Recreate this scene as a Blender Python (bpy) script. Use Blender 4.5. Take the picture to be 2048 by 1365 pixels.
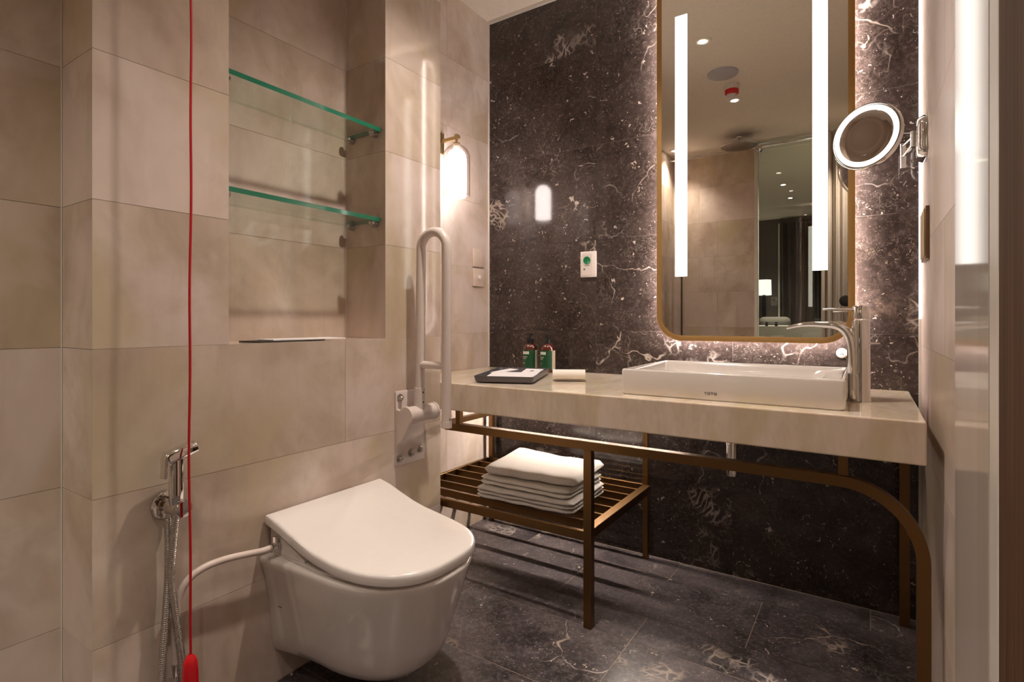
import bpy, bmesh, math, random
from math import sin, cos, pi, radians, sqrt
from mathutils import Vector, Matrix, Euler
for _o in list(bpy.data.objects):
    bpy.data.objects.remove(_o)
scene = bpy.context.scene
COL = scene.collection

# ------------------------------------------------------------------ camera
CAM = Vector((1.528, -2.118, 0.945))
YAW = radians(33.337)
cd = bpy.data.cameras.new('camera')
cd.sensor_width = 36.0
cd.lens = 1082.7 * 36.0 / 2048.0
cd.shift_y = (641.0 - 682.5) / 2048.0
cd.clip_start = 0.01
cam = bpy.data.objects.new('camera', cd)
COL.objects.link(cam)
cam.location = CAM
cam.rotation_euler = (pi / 2, 0, YAW)
scene.camera = cam

# ------------------------------------------------------------------ world, exposure
w = bpy.data.worlds.new('world')
scene.world = w
w.use_nodes = True
w.node_tree.nodes['Background'].inputs[0].default_value = (1.0, 0.9, 0.8, 1)
w.node_tree.nodes['Background'].inputs[1].default_value = 0.02
scene.view_settings.view_transform = 'Standard'
scene.view_settings.look = 'None'
scene.view_settings.gamma = 1.0
scene.view_settings.use_curve_mapping = False
scene.view_settings.exposure = 0.3
scene.cycles.use_denoising = True
scene.cycles.max_bounces = 10
scene.cycles.diffuse_bounces = 5
scene.cycles.glossy_bounces = 6
scene.cycles.transparent_max_bounces = 16
scene.cycles.caustics_reflective = False
scene.cycles.caustics_refractive = False
scene.cycles.sample_clamp_indirect = 6.0

WARM = (1.0, 0.86, 0.74)
# powers of the place's own lamps (used by the lamp builders below)
E_STRIP = 3.2       # frosted strips in the vanity mirror
E_BACK = 80.0        # hidden strip round the back of the vanity mirror
E_SCONCE = 25.0
E_RING = 3.0
P_DOWN = 80.0
P_UNDER = 4.5

# ------------------------------------------------------------------ room numbers
XR, ZC = 1.667, 2.381
D, YA, YB = 0.235, -1.676, -0.624
YN1, YN2, ZS, XN = -1.400, -0.891, 0.8865, 0.046
XL = 0.076
T = 0.3015
YBACK = -2.85
CT, CB, CF, CE = 0.721, 0.623, -0.627, 1.636

# ------------------------------------------------------------------ node helpers
class NT:
    def __init__(s, name):
        m = bpy.data.materials.new(name)
        m.use_nodes = True
        s.m = m
        s.t = m.node_tree
        s.b = s.t.nodes['Principled BSDF']
        s.out = s.t.nodes['Material Output']
    def n(s, kind, **kw):
        nd = s.t.nodes.new(kind)
        for k, v in kw.items():
            setattr(nd, k, v)
        return nd
    def l(s, a, b):
        s.t.links.new(a, b)
    def math(s, op, a, b=None, c=None, clamp=False):
        nd = s.n('ShaderNodeMath', operation=op, use_clamp=clamp)
        for i, v in enumerate((a, b, c)):
            if v is None:
                continue
            if isinstance(v, (int, float)):
                nd.inputs[i].default_value = v
            else:
                s.l(v, nd.inputs[i])
        return nd.outputs[0]
    def vmath(s, op, a, b):
        nd = s.n('ShaderNodeVectorMath', operation=op)
        for i, v in enumerate((a, b)):
            if isinstance(v, (tuple, list)):
                nd.inputs[i].default_value = v
            else:
                s.l(v, nd.inputs[i])
        return nd.outputs[0]
    def noise(s, vec, scale, detail=4, rough=0.55, dist=0.0, color=False):
        nd = s.n('ShaderNodeTexNoise')
        nd.inputs['Scale'].default_value = scale
        nd.inputs['Detail'].default_value = detail
        nd.inputs['Roughness'].default_value = rough
        nd.inputs['Distortion'].default_value = dist
        s.l(vec, nd.inputs['Vector'])
        return nd.outputs['Color' if color else 'Fac']
    def ramp(s, fac, stops, interp='LINEAR'):
        nd = s.n('ShaderNodeValToRGB')
        cr = nd.color_ramp
        cr.interpolation = interp
        while len(cr.elements) < len(stops):
            cr.elements.new(0.5)
        for e, (p, c) in zip(cr.elements, stops):
            e.position = p
            e.color = (c[0], c[1], c[2], 1) if isinstance(c, (tuple, list)) else (c, c, c, 1)
        s.l(fac, nd.inputs[0])
        return nd.outputs[0]
    def mix(s, fac, a, b, blend='MIX'):
        nd = s.n('ShaderNodeMix', data_type='RGBA', blend_type=blend)
        for i, v in ((0, fac), (6, a), (7, b)):
            if isinstance(v, (int, float)):
                nd.inputs[i].default_value = v
            elif isinstance(v, (tuple, list)):
                nd.inputs[i].default_value = (v[0], v[1], v[2], 1)
            else:
                s.l(v, nd.inputs[i])
        return nd.outputs[2]
    def bump(s, h, strength=0.2, dist=0.002):
        nd = s.n('ShaderNodeBump')
        nd.inputs['Strength'].default_value = strength
        nd.inputs['Distance'].default_value = dist
        s.l(h, nd.inputs['Height'])
        s.l(nd.outputs[0], s.b.inputs['Normal'])
    def set(s, **kw):
        for k, v in kw.items():
            k = k.replace('_', ' ')
            i = s.b.inputs[k]
            if isinstance(v, (tuple, list)):
                i.default_value = (v[0], v[1], v[2], 1)
            elif isinstance(v, (int, float)):
                i.default_value = v
            else:
                s.l(v, i)

def simple(name, col, rough=0.5, metal=0.0, coat=0.0, bump=0.0, bscale=200, vary=0.04, spec=None):
    """plain coloured surface with a faint procedural mottling"""
    t = NT(name)
    g = t.n('ShaderNodeNewGeometry')
    nz = t.noise(g.outputs['Position'], bscale * 0.2, 3)
    lo = tuple(c * (1 - vary) for c in col)
    hi = tuple(min(1, c * (1 + vary)) for c in col)
    t.set(Base_Color=t.ramp(nz, [(0.3, lo), (0.7, hi)]), Roughness=rough, Metallic=metal)
    if coat:
        t.b.inputs['Coat Weight'].default_value = coat
        t.b.inputs['Coat Roughness'].default_value = 0.04
    if spec is not None:
        t.b.inputs['Specular IOR Level'].default_value = spec
    if bump:
        t.bump(t.noise(g.outputs['Position'], bscale, 2), bump, 0.001)
    return t.m

def tile_coords(t, stretch=(1, 1, 1)):
    g = t.n('ShaderNodeNewGeometry')
    tc = t.n('ShaderNodeTexCoord')
    rnd = t.n('ShaderNodeTexWhiteNoise', noise_dimensions='1D')
    t.l(g.outputs['Random Per Island'], rnd.inputs['W'])
    off = t.vmath('MULTIPLY', rnd.outputs['Color'], (9.0, 9.0, 9.0))
    v = t.vmath('ADD', tc.outputs['Object'], off)
    return t.vmath('MULTIPLY', v, stretch), g.outputs['Random Per Island']

def marble_beige(name, lo, mid, hi, rough=0.1, streak=(1, 1, 1), spec=0.5, diag=None):
    t = NT(name)
    v, rnd = tile_coords(t, streak)
    if diag:
        mp = t.n('ShaderNodeMapping')
        mp.inputs['Rotation'].default_value = (0.3, radians(diag), 0.5)
        mp.inputs['Scale'].default_value = (4.0, 1.5, 1.3)
        t.l(v, mp.inputs['Vector'])
        v = mp.outputs[0]
    big = t.noise(v, 2.6, 5, 0.55, 0.9)
    col = t.ramp(big, [(0.30, lo), (0.50, mid), (0.66, hi)])
    fine = t.noise(v, 13, 5, 0.6, 0.5)
    col = t.mix(t.ramp(fine, [(0.42, 0.0), (0.72, 0.45)]), col, tuple(c * 0.86 for c in lo))
    # soft olive and lilac clouds, faint upright streaks
    c2 = t.noise(v, 1.7, 3, 0.5, 1.2)
    col = t.mix(t.ramp(c2, [(0.50, 0.0), (0.64, 0.7)]), col, (mid[0] * 0.88, mid[1] * 0.88, mid[2] * 0.72))
    c3 = t.noise(t.vmath('ADD', v, (3.3, 8.1, 5.7)), 2.3, 4, 0.6, 0.8)
    col = t.mix(t.ramp(c3, [(0.48, 0.0), (0.62, 0.65)]), col, (hi[0] * 0.98, hi[1] * 0.95, hi[2] * 0.99))
    c4 = t.noise(t.vmath('MULTIPLY', t.vmath('ADD', v, (1.0, 2.0, 3.0)), (5.0, 5.0, 0.9)), 2.0, 4, 0.6, 0.6)
    col = t.mix(t.ramp(c4, [(0.55, 0.0), (0.75, 0.35)]), col, tuple(c * 0.88 for c in lo))
    # per tile tone
    tone = t.math('MULTIPLY_ADD', rnd, 0.08, 0.96)
    cc = t.n('ShaderNodeHueSaturation')
    t.l(tone, cc.inputs['Value'])
    t.l(col, cc.inputs['Color'])
    t.set(Base_Color=cc.outputs[0], Roughness=rough)
    t.b.inputs['Specular IOR Level'].default_value = spec
    return t.m

def marble_dark(name, base_lo, base_hi, rough=0.08, vein=1.0, spec=0.5):
    t = NT(name)
    v, rnd = tile_coords(t)
    cl = t.noise(v, 6, 6, 0.65, 0.4)
    col = t.ramp(cl, [(0.32, base_lo), (0.68, base_hi)])
    grain = t.noise(v, 70, 4, 0.7)
    col = t.mix(t.ramp(grain, [(0.48, 0.0), (0.8, 0.45)]), col, tuple(c * 3.2 for c in base_hi))
    warp = t.vmath('MULTIPLY', t.noise(v, 7, 5, 0.65, color=True), (0.5, 0.5, 0.5))
    wv = t.vmath('ADD', v, warp)
    def cracks(scale, width, m_scale, lo, hi, offs):
        vor = t.n('ShaderNodeTexVoronoi', feature='DISTANCE_TO_EDGE')
        vor.inputs['Scale'].default_value = scale
        t.l(t.vmath('ADD', wv, offs), vor.inputs['Vector'])
        thin = t.ramp(vor.outputs['Distance'], [(0.0, 1.0), (width, 0.0)])
        msk = t.ramp(t.noise(t.vmath('ADD', v, offs), m_scale, 3, 0.6), [(lo, 0.0), (hi, 1.0)])
        return t.math('MULTIPLY', thin, msk)

    wv_keep = wv
    wv = t.vmath('ADD', v, t.vmath('MULTIPLY', t.noise(v, 2.6, 4, 0.55, color=True), (0.5, 0.5, 0.5)))
    brk = t.ramp(t.noise(v, 22, 3, 0.6), [(0.40, 0.15), (0.56, 1.0)])
    big = t.math('MULTIPLY', cracks(1.9, 0.008, 2.0, 0.54, 0.63, (3, 1, 7)), brk)
    fine_ = t.math('MULTIPLY', cracks(4.2, 0.010, 2.6, 0.54, 0.64, (11, 5, 2)), brk)
    patch = cracks(24.0, 0.16, 2.2, 0.62, 0.66, (3, 9, 6))
    wv = wv_keep
    mid = cracks(5.5, 0.020, 3.0, 0.58, 0.66, (8, 2, 4))
    mid2 = cracks(12.0, 0.035, 6.0, 0.52, 0.64, (1, 6, 9))
    def flecks(scale, p_lo, rad, offs):
        vo = t.n('ShaderNodeTexVoronoi', feature='F1')
        vo.inputs['Scale'].default_value = scale
        t.l(t.vmath('ADD', wv2, offs), vo.inputs['Vector'])
        sp = t.n('ShaderNodeSeparateColor')
        t.l(vo.outputs['Color'], sp.inputs[0])
        r_ = t.ramp(sp.outputs[0], [(p_lo, 0.0), (1.0, rad)])
        return t.math('MULTIPLY', t.math('SUBTRACT', r_, vo.outputs['Distance']), 14.0, clamp=True)
    wv2 = t.vmath('ADD', v, t.vmath('MULTIPLY', t.noise(v, 16, 3, 0.6, color=True), (0.16, 0.16, 0.16)))
    def curls(scale, width, m_scale, lo, hi, offs):
        nn = t.noise(t.vmath('ADD', wv, offs), scale, 1.5, 0.5)
        d_ = t.math('ABSOLUTE', t.math('SUBTRACT', nn, 0.5))
        ln = t.ramp(d_, [(0.0, 1.0), (width, 0.0)])
        return t.math('MULTIPLY', ln, t.ramp(t.noise(t.vmath('ADD', v, offs), m_scale, 2, 0.5), [(lo, 0.0), (hi, 1.0)]))
    f1 = flecks(30, 0.70, 0.26, (5, 5, 5))
    f2 = flecks(75, 0.60, 0.34, (2, 8, 3))
    f3 = flecks(9, 0.86, 0.22, (7, 3, 1))
    c1 = curls(16, 0.010, 9, 0.62, 0.68, (2, 2, 9))
    c2_ = curls(38, 0.018, 14, 0.54, 0.62, (6, 1, 2))
    s = t.math('MAXIMUM', t.math('MULTIPLY', big, 0.9), t.math('MULTIPLY', mid, 0.35))
    s = t.math('MAXIMUM', s, t.math('MULTIPLY', mid2, 0.18))
    s = t.math('MAXIMUM', s, t.math('MULTIPLY', fine_, 0.42))
    s = t.math('MAXIMUM', s, t.math('MULTIPLY', patch, 0.6))
    s = t.math('MAXIMUM', s, t.math('MULTIPLY', f1, 0.8))
    s = t.math('MAXIMUM', s, t.math('MULTIPLY', f2, 0.40))
    s = t.math('MAXIMUM', s, t.math('MULTIPLY', f3, 0.9))
    s = t.math('MAXIMUM', s, t.math('MULTIPLY', c1, 0.45))
    s = t.math('MAXIMUM', s, t.math('MULTIPLY', c2_, 0.25))
    s = t.math('MULTIPLY', s, vein, clamp=True)
    tint = t.ramp(t.noise(v, 3.1, 2), [(0.4, (0.62, 0.55, 0.50)), (0.65, (0.46, 0.36, 0.28))])
    col = t.mix(s, col, tint)
    # rusty clouds
    rust = t.ramp(t.noise(t.vmath('ADD', v, (4, 4, 4)), 2.4, 5, 0.7), [(0.60, 0.0), (0.70, 0.35)])
    rust = t.math('MULTIPLY', rust, t.ramp(t.noise(v, 40, 3, 0.7), [(0.45, 0.0), (0.6, 1.0)]))
    col = t.mix(rust, col, (0.19, 0.135, 0.10))
    t.set(Base_Color=col, Roughness=rough)
    t.b.inputs['Specular IOR Level'].default_value = spec
    return t.m

def metal(name, col, rough=0.2, brushed=0.0):
    t = NT(name)
    g = t.n('ShaderNodeNewGeometry')
    nz = t.noise(t.vmath('MULTIPLY', g.outputs['Position'], (1, 1, 0.15)), 300, 2)
    t.set(Base_Color=col, Metallic=1.0, Roughness=t.math('MULTIPLY_ADD', nz, brushed, rough))
    return t.m

def emitter(name, col, strength):
    t = NT(name)
    t.t.nodes.remove(t.b)
    e = t.n('ShaderNodeEmission')
    e.inputs[0].default_value = (*col, 1)
    e.inputs[1].default_value = strength
    t.l(e.outputs[0], t.out.inputs[0])
    return t.m

def clear_glass(name, tint=(1, 1, 1), refl=1.0, rough=0.0):
    """thin sheet glass: tinted see-through plus fresnel reflection"""
    t = NT(name)
    t.t.nodes.remove(t.b)
    tr = t.n('ShaderNodeBsdfTransparent')
    tr.inputs[0].default_value = (*tint, 1)
    gl = t.n('ShaderNodeBsdfGlossy')
    gl.inputs['Roughness'].default_value = rough
    lw = t.n('ShaderNodeLayerWeight')
    fr5 = t.math('POWER', lw.outputs['Facing'], 5.0)
    fr_ = t.math('MULTIPLY_ADD', fr5, 0.95, 0.045)
    mx = t.n('ShaderNodeMixShader')
    t.l(t.math('MULTIPLY', fr_, refl, clamp=True), mx.inputs[0])
    t.l(tr.outputs[0], mx.inputs[1])
    t.l(gl.outputs[0], mx.inputs[2])
    t.l(mx.outputs[0], t.out.inputs[0])
    return t.m

M = {}
M['beige'] = marble_beige('cream_marble_tiles', (0.42, 0.325, 0.255), (0.58, 0.475, 0.395), (0.69, 0.60, 0.54), 0.075, (1, 1, 0.75))
M['beigesatin'] = marble_beige('cream_marble_satin', (0.50, 0.40, 0.33), (0.60, 0.50, 0.43), (0.68, 0.59, 0.53), 0.30, (1, 1, 0.75), 0.3)
M['counter'] = marble_beige('cream_marble_slab', (0.62, 0.52, 0.40), (0.71, 0.615, 0.50), (0.78, 0.70, 0.60), 0.06, (1, 1, 1), 0.5, 50)
M['counter'].node_tree.nodes['Principled BSDF'].inputs['Subsurface Weight'].default_value = 0.25
M['counter'].node_tree.nodes['Principled BSDF'].inputs['Subsurface Radius'].default_value = (0.02, 0.012, 0.006)
M['counter'].node_tree.nodes['Principled BSDF'].inputs['Subsurface Scale'].default_value = 0.5
M['polish'] = marble_beige('polished_pale_marble', (0.42, 0.36, 0.31), (0.48, 0.42, 0.37), (0.55, 0.49, 0.44), 0.09, (1.5, 1.5, 0.4), 0.09)
M['dark'] = marble_dark('dark_shell_marble', (0.018, 0.0125, 0.011), (0.052, 0.039, 0.035), 0.09)
M['darkfloor'] = marble_dark('dark_floor_marble', (0.020, 0.0175, 0.0185), (0.115, 0.098, 0.104), 0.28, 1.25)
M['grout'] = simple('tile_joint', (0.34, 0.27, 0.21), 0.8)
M['groutdark'] = simple('pale_tile_joint', (0.34, 0.28, 0.23), 0.7)
M['groutwall'] = simple('dark_tile_joint', (0.10, 0.08, 0.07), 0.7)
M['ceiling'] = simple('ceiling_paint', (0.84, 0.78, 0.69), 0.85, bump=0.05, bscale=400)
M['trim'] = simple('white_edge_trim', (0.70, 0.66, 0.60), 0.3)
M['ceramic'] = simple('white_glazed_ceramic', (0.74, 0.70, 0.665), 0.09, coat=1.0, vary=0.01)
M['plastic'] = simple('white_lid_plastic', (0.76, 0.725, 0.70), 0.22, coat=0.5, vary=0.01)
M['enamel'] = simple('white_enamelled_steel', (0.66, 0.58, 0.54), 0.3, coat=0.3, vary=0.02)
M['gap'] = simple('dark_gap', (0.02, 0.02, 0.018), 0.7)
M['bronze'] = metal('brushed_bronze', (0.21, 0.118, 0.048), 0.30, 0.15)
M['brass'] = metal('brushed_brass', (0.42, 0.255, 0.095), 0.42, 0.2)
M['brass'].node_tree.nodes['Principled BSDF'].inputs['Metallic'].default_value = 0.75
M['oldbrass'] = metal('aged_brass', (0.34, 0.25, 0.12), 0.3, 0.15)
M['chrome'] = metal('polished_chrome', (0.80, 0.78, 0.76), 0.05, 0.02)
M['steel'] = metal('brushed_steel', (0.55, 0.52, 0.49), 0.25, 0.15)
M['hose'] = metal('ribbed_steel_hose', (0.60, 0.57, 0.54), 0.22, 0.1)
M['mirror'] = metal('silver_mirror', (0.93, 0.91, 0.84), 0.0, 0.0)
M['mirror2'] = metal('magnifier_mirror', (0.80, 0.78, 0.76), 0.02, 0.0)
M['strip'] = emitter('frosted_light_strip', (1.0, 0.93, 0.85), E_STRIP)
M['back'] = emitter('hidden_light_strip', (1.0, 0.85, 0.78), E_BACK)
M['opal'] = emitter('glowing_opal_glass', (1.0, 0.90, 0.84), E_SCONCE)
M['ring'] = emitter('lit_ring', (1.0, 0.97, 0.93), E_RING)
M['lampglow'] = emitter('downlight_lens', (1.0, 0.88, 0.75), 40)
M['cornerline'] = emitter('corner_glow_line', (1.0, 0.93, 0.88), 2.2)
M['under'] = emitter('under_counter_strip', (1.0, 0.84, 0.72), 230)
M['shade'] = emitter('glowing_fabric_shade', (1.0, 0.92, 0.88), 1.6)
M['glassface'] = clear_glass('clear_shelf_glass', (0.93, 0.97, 0.93))
M['glassedge'] = simple('green_glass_edge', (0.005, 0.16, 0.09), 0.12, coat=1.0)
M['dome'] = clear_glass('clear_dome_glass', (0.97, 0.95, 0.95), 1.6)
M['screen'] = clear_glass('shower_screen_glass', (0.84, 0.88, 0.84), 1.6)
M['red'] = simple('red_plastic', (0.62, 0.006, 0.012), 0.25, coat=0.4)
M['redcord'] = simple('red_cord', (0.50, 0.006, 0.010), 0.5)
M['whitehose'] = simple('white_rubber_hose', (0.66, 0.56, 0.51), 0.4)
M['towel'] = simple('white_terry', (0.80, 0.77, 0.73), 0.95, bump=0.9, bscale=900, vary=0.06)
M['cloth'] = simple('white_flannel', (0.86, 0.82, 0.76), 0.95, bump=0.6, bscale=1200)
M['tray'] = simple('grey_lacquer', (0.075, 0.072, 0.080), 0.35, coat=0.3)
M['paper'] = simple('white_paper', (0.80, 0.78, 0.80), 0.6, vary=0.02)
M['black'] = simple('black_plastic', (0.012, 0.012, 0.013), 0.3)
M['amber'] = simple('amber_plastic', (0.085, 0.013, 0.006), 0.12, coat=1.0)
M['green'] = simple('green_label', (0.008, 0.075, 0.028), 0.45)
M['cream'] = simple('cream_label', (0.62, 0.55, 0.42), 0.5)
M['labelwhite'] = simple('label_white', (0.70, 0.72, 0.66), 0.5)
M['greenbtn'] = simple('green_button', (0.0, 0.17, 0.055), 0.3)
M['greyink'] = simple('grey_ink', (0.16, 0.15, 0.15), 0.6)
M['panel'] = simple('white_switch_plastic', (0.72, 0.66, 0.62), 0.35)
M['switchplate'] = simple('pale_switch_plate', (0.62, 0.50, 0.42), 0.3)
M['darkbronze'] = metal('dark_bronze', (0.20, 0.13, 0.08), 0.3, 0.1)
M['bluegrey'] = simple('grey_white_cover', (0.46, 0.45, 0.50), 0.5)
M['curtain'] = simple('pale_curtain', (0.58, 0.52, 0.45), 0.9)
M['darkcurtain'] = simple('charcoal_curtain', (0.07, 0.058, 0.058), 0.9)
M['darkwall'] = simple('dark_grey_wall', (0.13, 0.11, 0.10), 0.7)
M['yellow'] = simple('mustard_fabric', (0.42, 0.28, 0.06), 0.9)
M['greyfab'] = simple('grey_fabric', (0.12, 0.11, 0.10), 0.9)
M['carpet'] = simple('dark_carpet', (0.05, 0.04, 0.035), 0.95)

def wood_mat():
    t = NT('dark_stained_wood')
    tc = t.n('ShaderNodeTexCoord')
    v = t.vmath('MULTIPLY', tc.outputs['Object'], (60, 60, 1.6))
    nz = t.noise(v, 3, 5, 0.6, 0.2)
    t.set(Base_Color=t.ramp(nz, [(0.3, (0.055, 0.026, 0.011)), (0.7, (0.12, 0.060, 0.028))]), Roughness=0.75)
    t.b.inputs['Specular IOR Level'].default_value = 0.2
    return t.m
M['wood'] = wood_mat()

# ------------------------------------------------------------------ mesh helpers
def new_obj(name, bm, mat, parent=None, smooth=None, loc=None):
    me = bpy.data.meshes.new(name)
    bmesh.ops.recalc_face_normals(bm, faces=bm.faces)
    bm.to_mesh(me)
    bm.free()
    mats = mat if isinstance(mat, (list, tuple)) else [mat]
    for m in mats:
        me.materials.append(m)
    if smooth is not None:
        for p in me.polygons:
            p.use_smooth = True
        me.set_sharp_from_angle(angle=radians(smooth))
    o = bpy.data.objects.new(name, me)
    COL.objects.link(o)
    if parent is not None:
        o.parent = parent
    return o

def empty(name, loc=(0, 0, 0), rot=(0, 0, 0)):
    o = bpy.data.objects.new(name, None)
    o.empty_display_size = 0.05
    o.location = loc
    o.rotation_euler = rot
    COL.objects.link(o)
    return o

def tag(o, label, cat, group=None, kind=None):
    if label: o['label'] = label
    if cat: o['category'] = cat
    if group: o['group'] = group
    if kind: o['kind'] = kind
    return o

def box(bm, x0, x1, y0, y1, z0, z1, bev=0.0, seg=2, mi=0, mat=None):
    vs = [bm.verts.new((x, y, z)) for x in (x0, x1) for y in (y0, y1) for z in (z0, z1)]
    idx = ((0, 1, 3, 2), (4, 6, 7, 5), (0, 4, 5, 1), (2, 3, 7, 6), (0, 2, 6, 4), (1, 5, 7, 3))
    fs = [bm.faces.new([vs[i] for i in f]) for f in idx]
    for f in fs:
        f.material_index = mi
    if mat is not None:
        bmesh.ops.transform(bm, matrix=mat, verts=vs)
    if bev > 0:
        es = {e for f in fs for e in f.edges}
        bmesh.ops.bevel(bm, geom=list(es), offset=bev, segments=seg, profile=0.5, affect='EDGES')
    return fs

def frame_of(d):
    d = d.normalized()
    a = Vector((0, 0, 1)) if abs(d.z) < 0.9 else Vector((1, 0, 0))
    u = d.cross(a).normalized()
    v = d.cross(u).normalized()
    return u, v

def loft(bm, rings, cap=True, closed=False, mi=0):
    """rings: list of lists of Vector, same length"""
    vr = [[bm.verts.new(p) for p in r] for r in rings]
    n = len(vr[0])
    pairs = list(zip(vr[:-1], vr[1:]))
    if closed:
        pairs.append((vr[-1], vr[0]))
    for a, b in pairs:
        for i in range(n):
            j = (i + 1) % n
            f = bm.faces.new((a[i], a[j], b[j], b[i]))
            f.material_index = mi
    if cap and not closed:
        f = bm.faces.new(list(reversed(vr[0]))); f.material_index = mi
        f = bm.faces.new(vr[-1]); f.material_index = mi
    return vr

def cyl(bm, p0, p1, r0, r1=None, seg=24, mi=0):
    p0, p1 = Vector(p0), Vector(p1)
    r1 = r0 if r1 is None else r1
    u, v = frame_of(p1 - p0)
    rings = [[p + (u * cos(2 * pi * i / seg) + v * sin(2 * pi * i / seg)) * r for i in range(seg)] for p, r in ((p0, r0), (p1, r1))]
    return loft(bm, rings, mi=mi)

def lathe(bm, base, axis, prof, seg=32, cap=True, mi=0):
    """prof: list of (t along axis, radius)"""
    base, axis = Vector(base), Vector(axis).normalized()
    u, v = frame_of(axis)
    rings = [[base + axis * t + (u * cos(2 * pi * i / seg) + v * sin(2 * pi * i / seg)) * max(r, 1e-5) for i in range(seg)] for t, r in prof]
    return loft(bm, rings, cap, mi=mi)

def catmull(pts, n=8):
    P = [Vector(p) for p in pts]
    P = [P[0] * 2 - P[1]] + P + [P[-1] * 2 - P[-2]]
    out = []
    for i in range(1, len(P) - 2):
        a, b, c, d = P[i - 1:i + 3]
        for k in range(n):
            t = k / n
            out.append(0.5 * ((2 * b) + (-a + c) * t + (2 * a - 5 * b + 4 * c - d) * t * t + (-a + 3 * b - 3 * c + d) * t ** 3))
    out.append(P[-2])
    return out

def tube(bm, pts, r, seg=12, section=None, up=None, mi=0, cap=True):
    """sweep a circle (or a section list of (a,b)) along pts; r number or fn(t)"""
    P = [Vector(p) for p in pts]
    n = len(P)
    d0 = (P[1] - P[0]).normalized()
    if up is None:
        u, v = frame_of(d0)
    else:
        u = Vector(up); u = (u - d0 * u.dot(d0)).normalized(); v = d0.cross(u)
    rings = []
    for i in range(n):
        d = (P[min(i + 1, n - 1)] - P[max(i - 1, 0)]).normalized()
        u = (u - d * u.dot(d)).normalized()
        v = d.cross(u)
        rr = r(i / (n - 1)) if callable(r) else r
        if section is None:
            rings.append([P[i] + (u * cos(2 * pi * k / seg) + v * sin(2 * pi * k / seg)) * rr for k in range(seg)])
        else:
            rings.append([P[i] + u * a * rr + v * b * rr for a, b in section])
    return loft(bm, rings, cap, mi=mi)

def rrect(w, h, r, n=6):
    """rounded rectangle outline centred on 0"""
    pts = []
    for cx, cy, a0 in ((w / 2 - r, h / 2 - r, 0), (-w / 2 + r, h / 2 - r, pi / 2), (-w / 2 + r, -h / 2 + r, pi), (w / 2 - r, -h / 2 + r, 1.5 * pi)):
        for k in range(n + 1):
            a = a0 + (pi / 2) * k / n
            pts.append((cx + r * cos(a), cy + r * sin(a)))
    return pts

# ------------------------------------------------------------------ tiled walls
def splits(lo, hi, joints):
    js = [lo] + sorted(j for j in joints if lo + 0.004 < j < hi - 0.004) + [hi]
    return list(zip(js[:-1], js[1:]))

def tiles(bm, plane, at, a0, a1, z0, z1, zj, aj, gap=0.0005, depth=0.0010, sign=1, holes=()):
    """tiles on a wall. plane 'x' (wall at x=at, runs along y) or 'y'. aj: fn(row)->joints along the run"""
    for row, (ra, rb) in enumerate(splits(z0, z1, zj)):
        for (ca, cb) in splits(a0, a1, aj(row)):
            rects = [(ca, cb, ra, rb)]
            for (h0, h1, g0, g1) in holes:
                new = []
                for (p0, p1, q0, q1) in rects:
                    if p1 <= h0 or p0 >= h1 or q1 <= g0 or q0 >= g1:
                        new.append((p0, p1, q0, q1)); continue
                    if p0 < h0: new.append((p0, h0, q0, q1))
                    if p1 > h1: new.append((h1, p1, q0, q1))
                    m0, m1 = max(p0, h0), min(p1, h1)
                    if q0 < g0: new.append((m0, m1, q0, g0))
                    if q1 > g1: new.append((m0, m1, g1, q1))
                rects = new
            for (p0, p1, q0, q1) in rects:
                e = lambda v, lim, s: v if abs(v - lim) < 1e-6 else v + s * gap
                x0, x1 = e(p0, a0, 1), e(p1, a1, -1)
                y0, y1 = e(q0, z0, 1), e(q1, z1, -1)
                for (h0, h1, g0, g1) in holes:
                    if abs(p0 - h1) < 1e-6: x0 = p0
                    if abs(p1 - h0) < 1e-6: x1 = p1
                    if abs(q0 - g1) < 1e-6: y0 = q0
                    if abs(q1 - g0) < 1e-6: y1 = q1
                lo, hi = sorted((at, at - sign * depth))
                if plane == 'x':
                    box(bm, lo, hi, x0, x1, y0, y1, 0)
                elif plane == 'y':
                    box(bm, x0, x1, lo, hi, y0, y1, 0)
                else:
                    box(bm, x0, x1, y0, y1, lo, hi, 0)

def slab(bm, x0, x1, y0, y1, z0, z1, mi=1):
    box(bm, x0, x1, y0, y1, z0, z1, 0, mi=mi)

def structure(o):
    o['kind'] = 'structure'
    return o

ZJ = [ZS + k * T for k in range(-2, 5)]
TH = 0.06
# sconce wall (x = 0), from the mirror wall to the toilet wall's edge
bm = bmesh.new()
tiles(bm, 'x', 0.0, YB - 0.02, 0.0, 0.0, ZC, ZJ, lambda r: [-0.31 if r % 2 else -0.6])
slab(bm, -TH, -0.0012, YB - 0.02, 0.0, 0, ZC)
structure(new_obj('wall_left', bm, [M['beige'], M['grout']]))

# toilet wall with its niche
bm = bmesh.new()
aj = lambda r: [-1.676 + 0.30 * (r % 2) + 0.60 * k for k in range(1, 3)] + ([-1.376] if r % 2 else [])
aj = lambda r: ([-1.05] if r == 2 else [])
tiles(bm, 'x', D, YA, YB, 0.0, ZC, ZJ, aj, holes=[(YN1, YN2, ZS, ZC)])
# core of the wall around the niche
slab(bm, XN - TH, D - 0.0012, YA + 0.0012, YN1 - 0.0012, 0, ZC)
slab(bm, XN - TH, D - 0.0012, YN2 + 0.0012, YB - 0.0012, 0, ZC)
slab(bm, XN - TH, D - 0.0012, YN1 - 0.0012, YN2 + 0.0012, 0, ZS - 0.0012)
slab(bm, XN - TH, XN - 0.0012, YN1 - 0.0012, YN2 + 0.0012, ZS - 0.0012, ZC)
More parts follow.
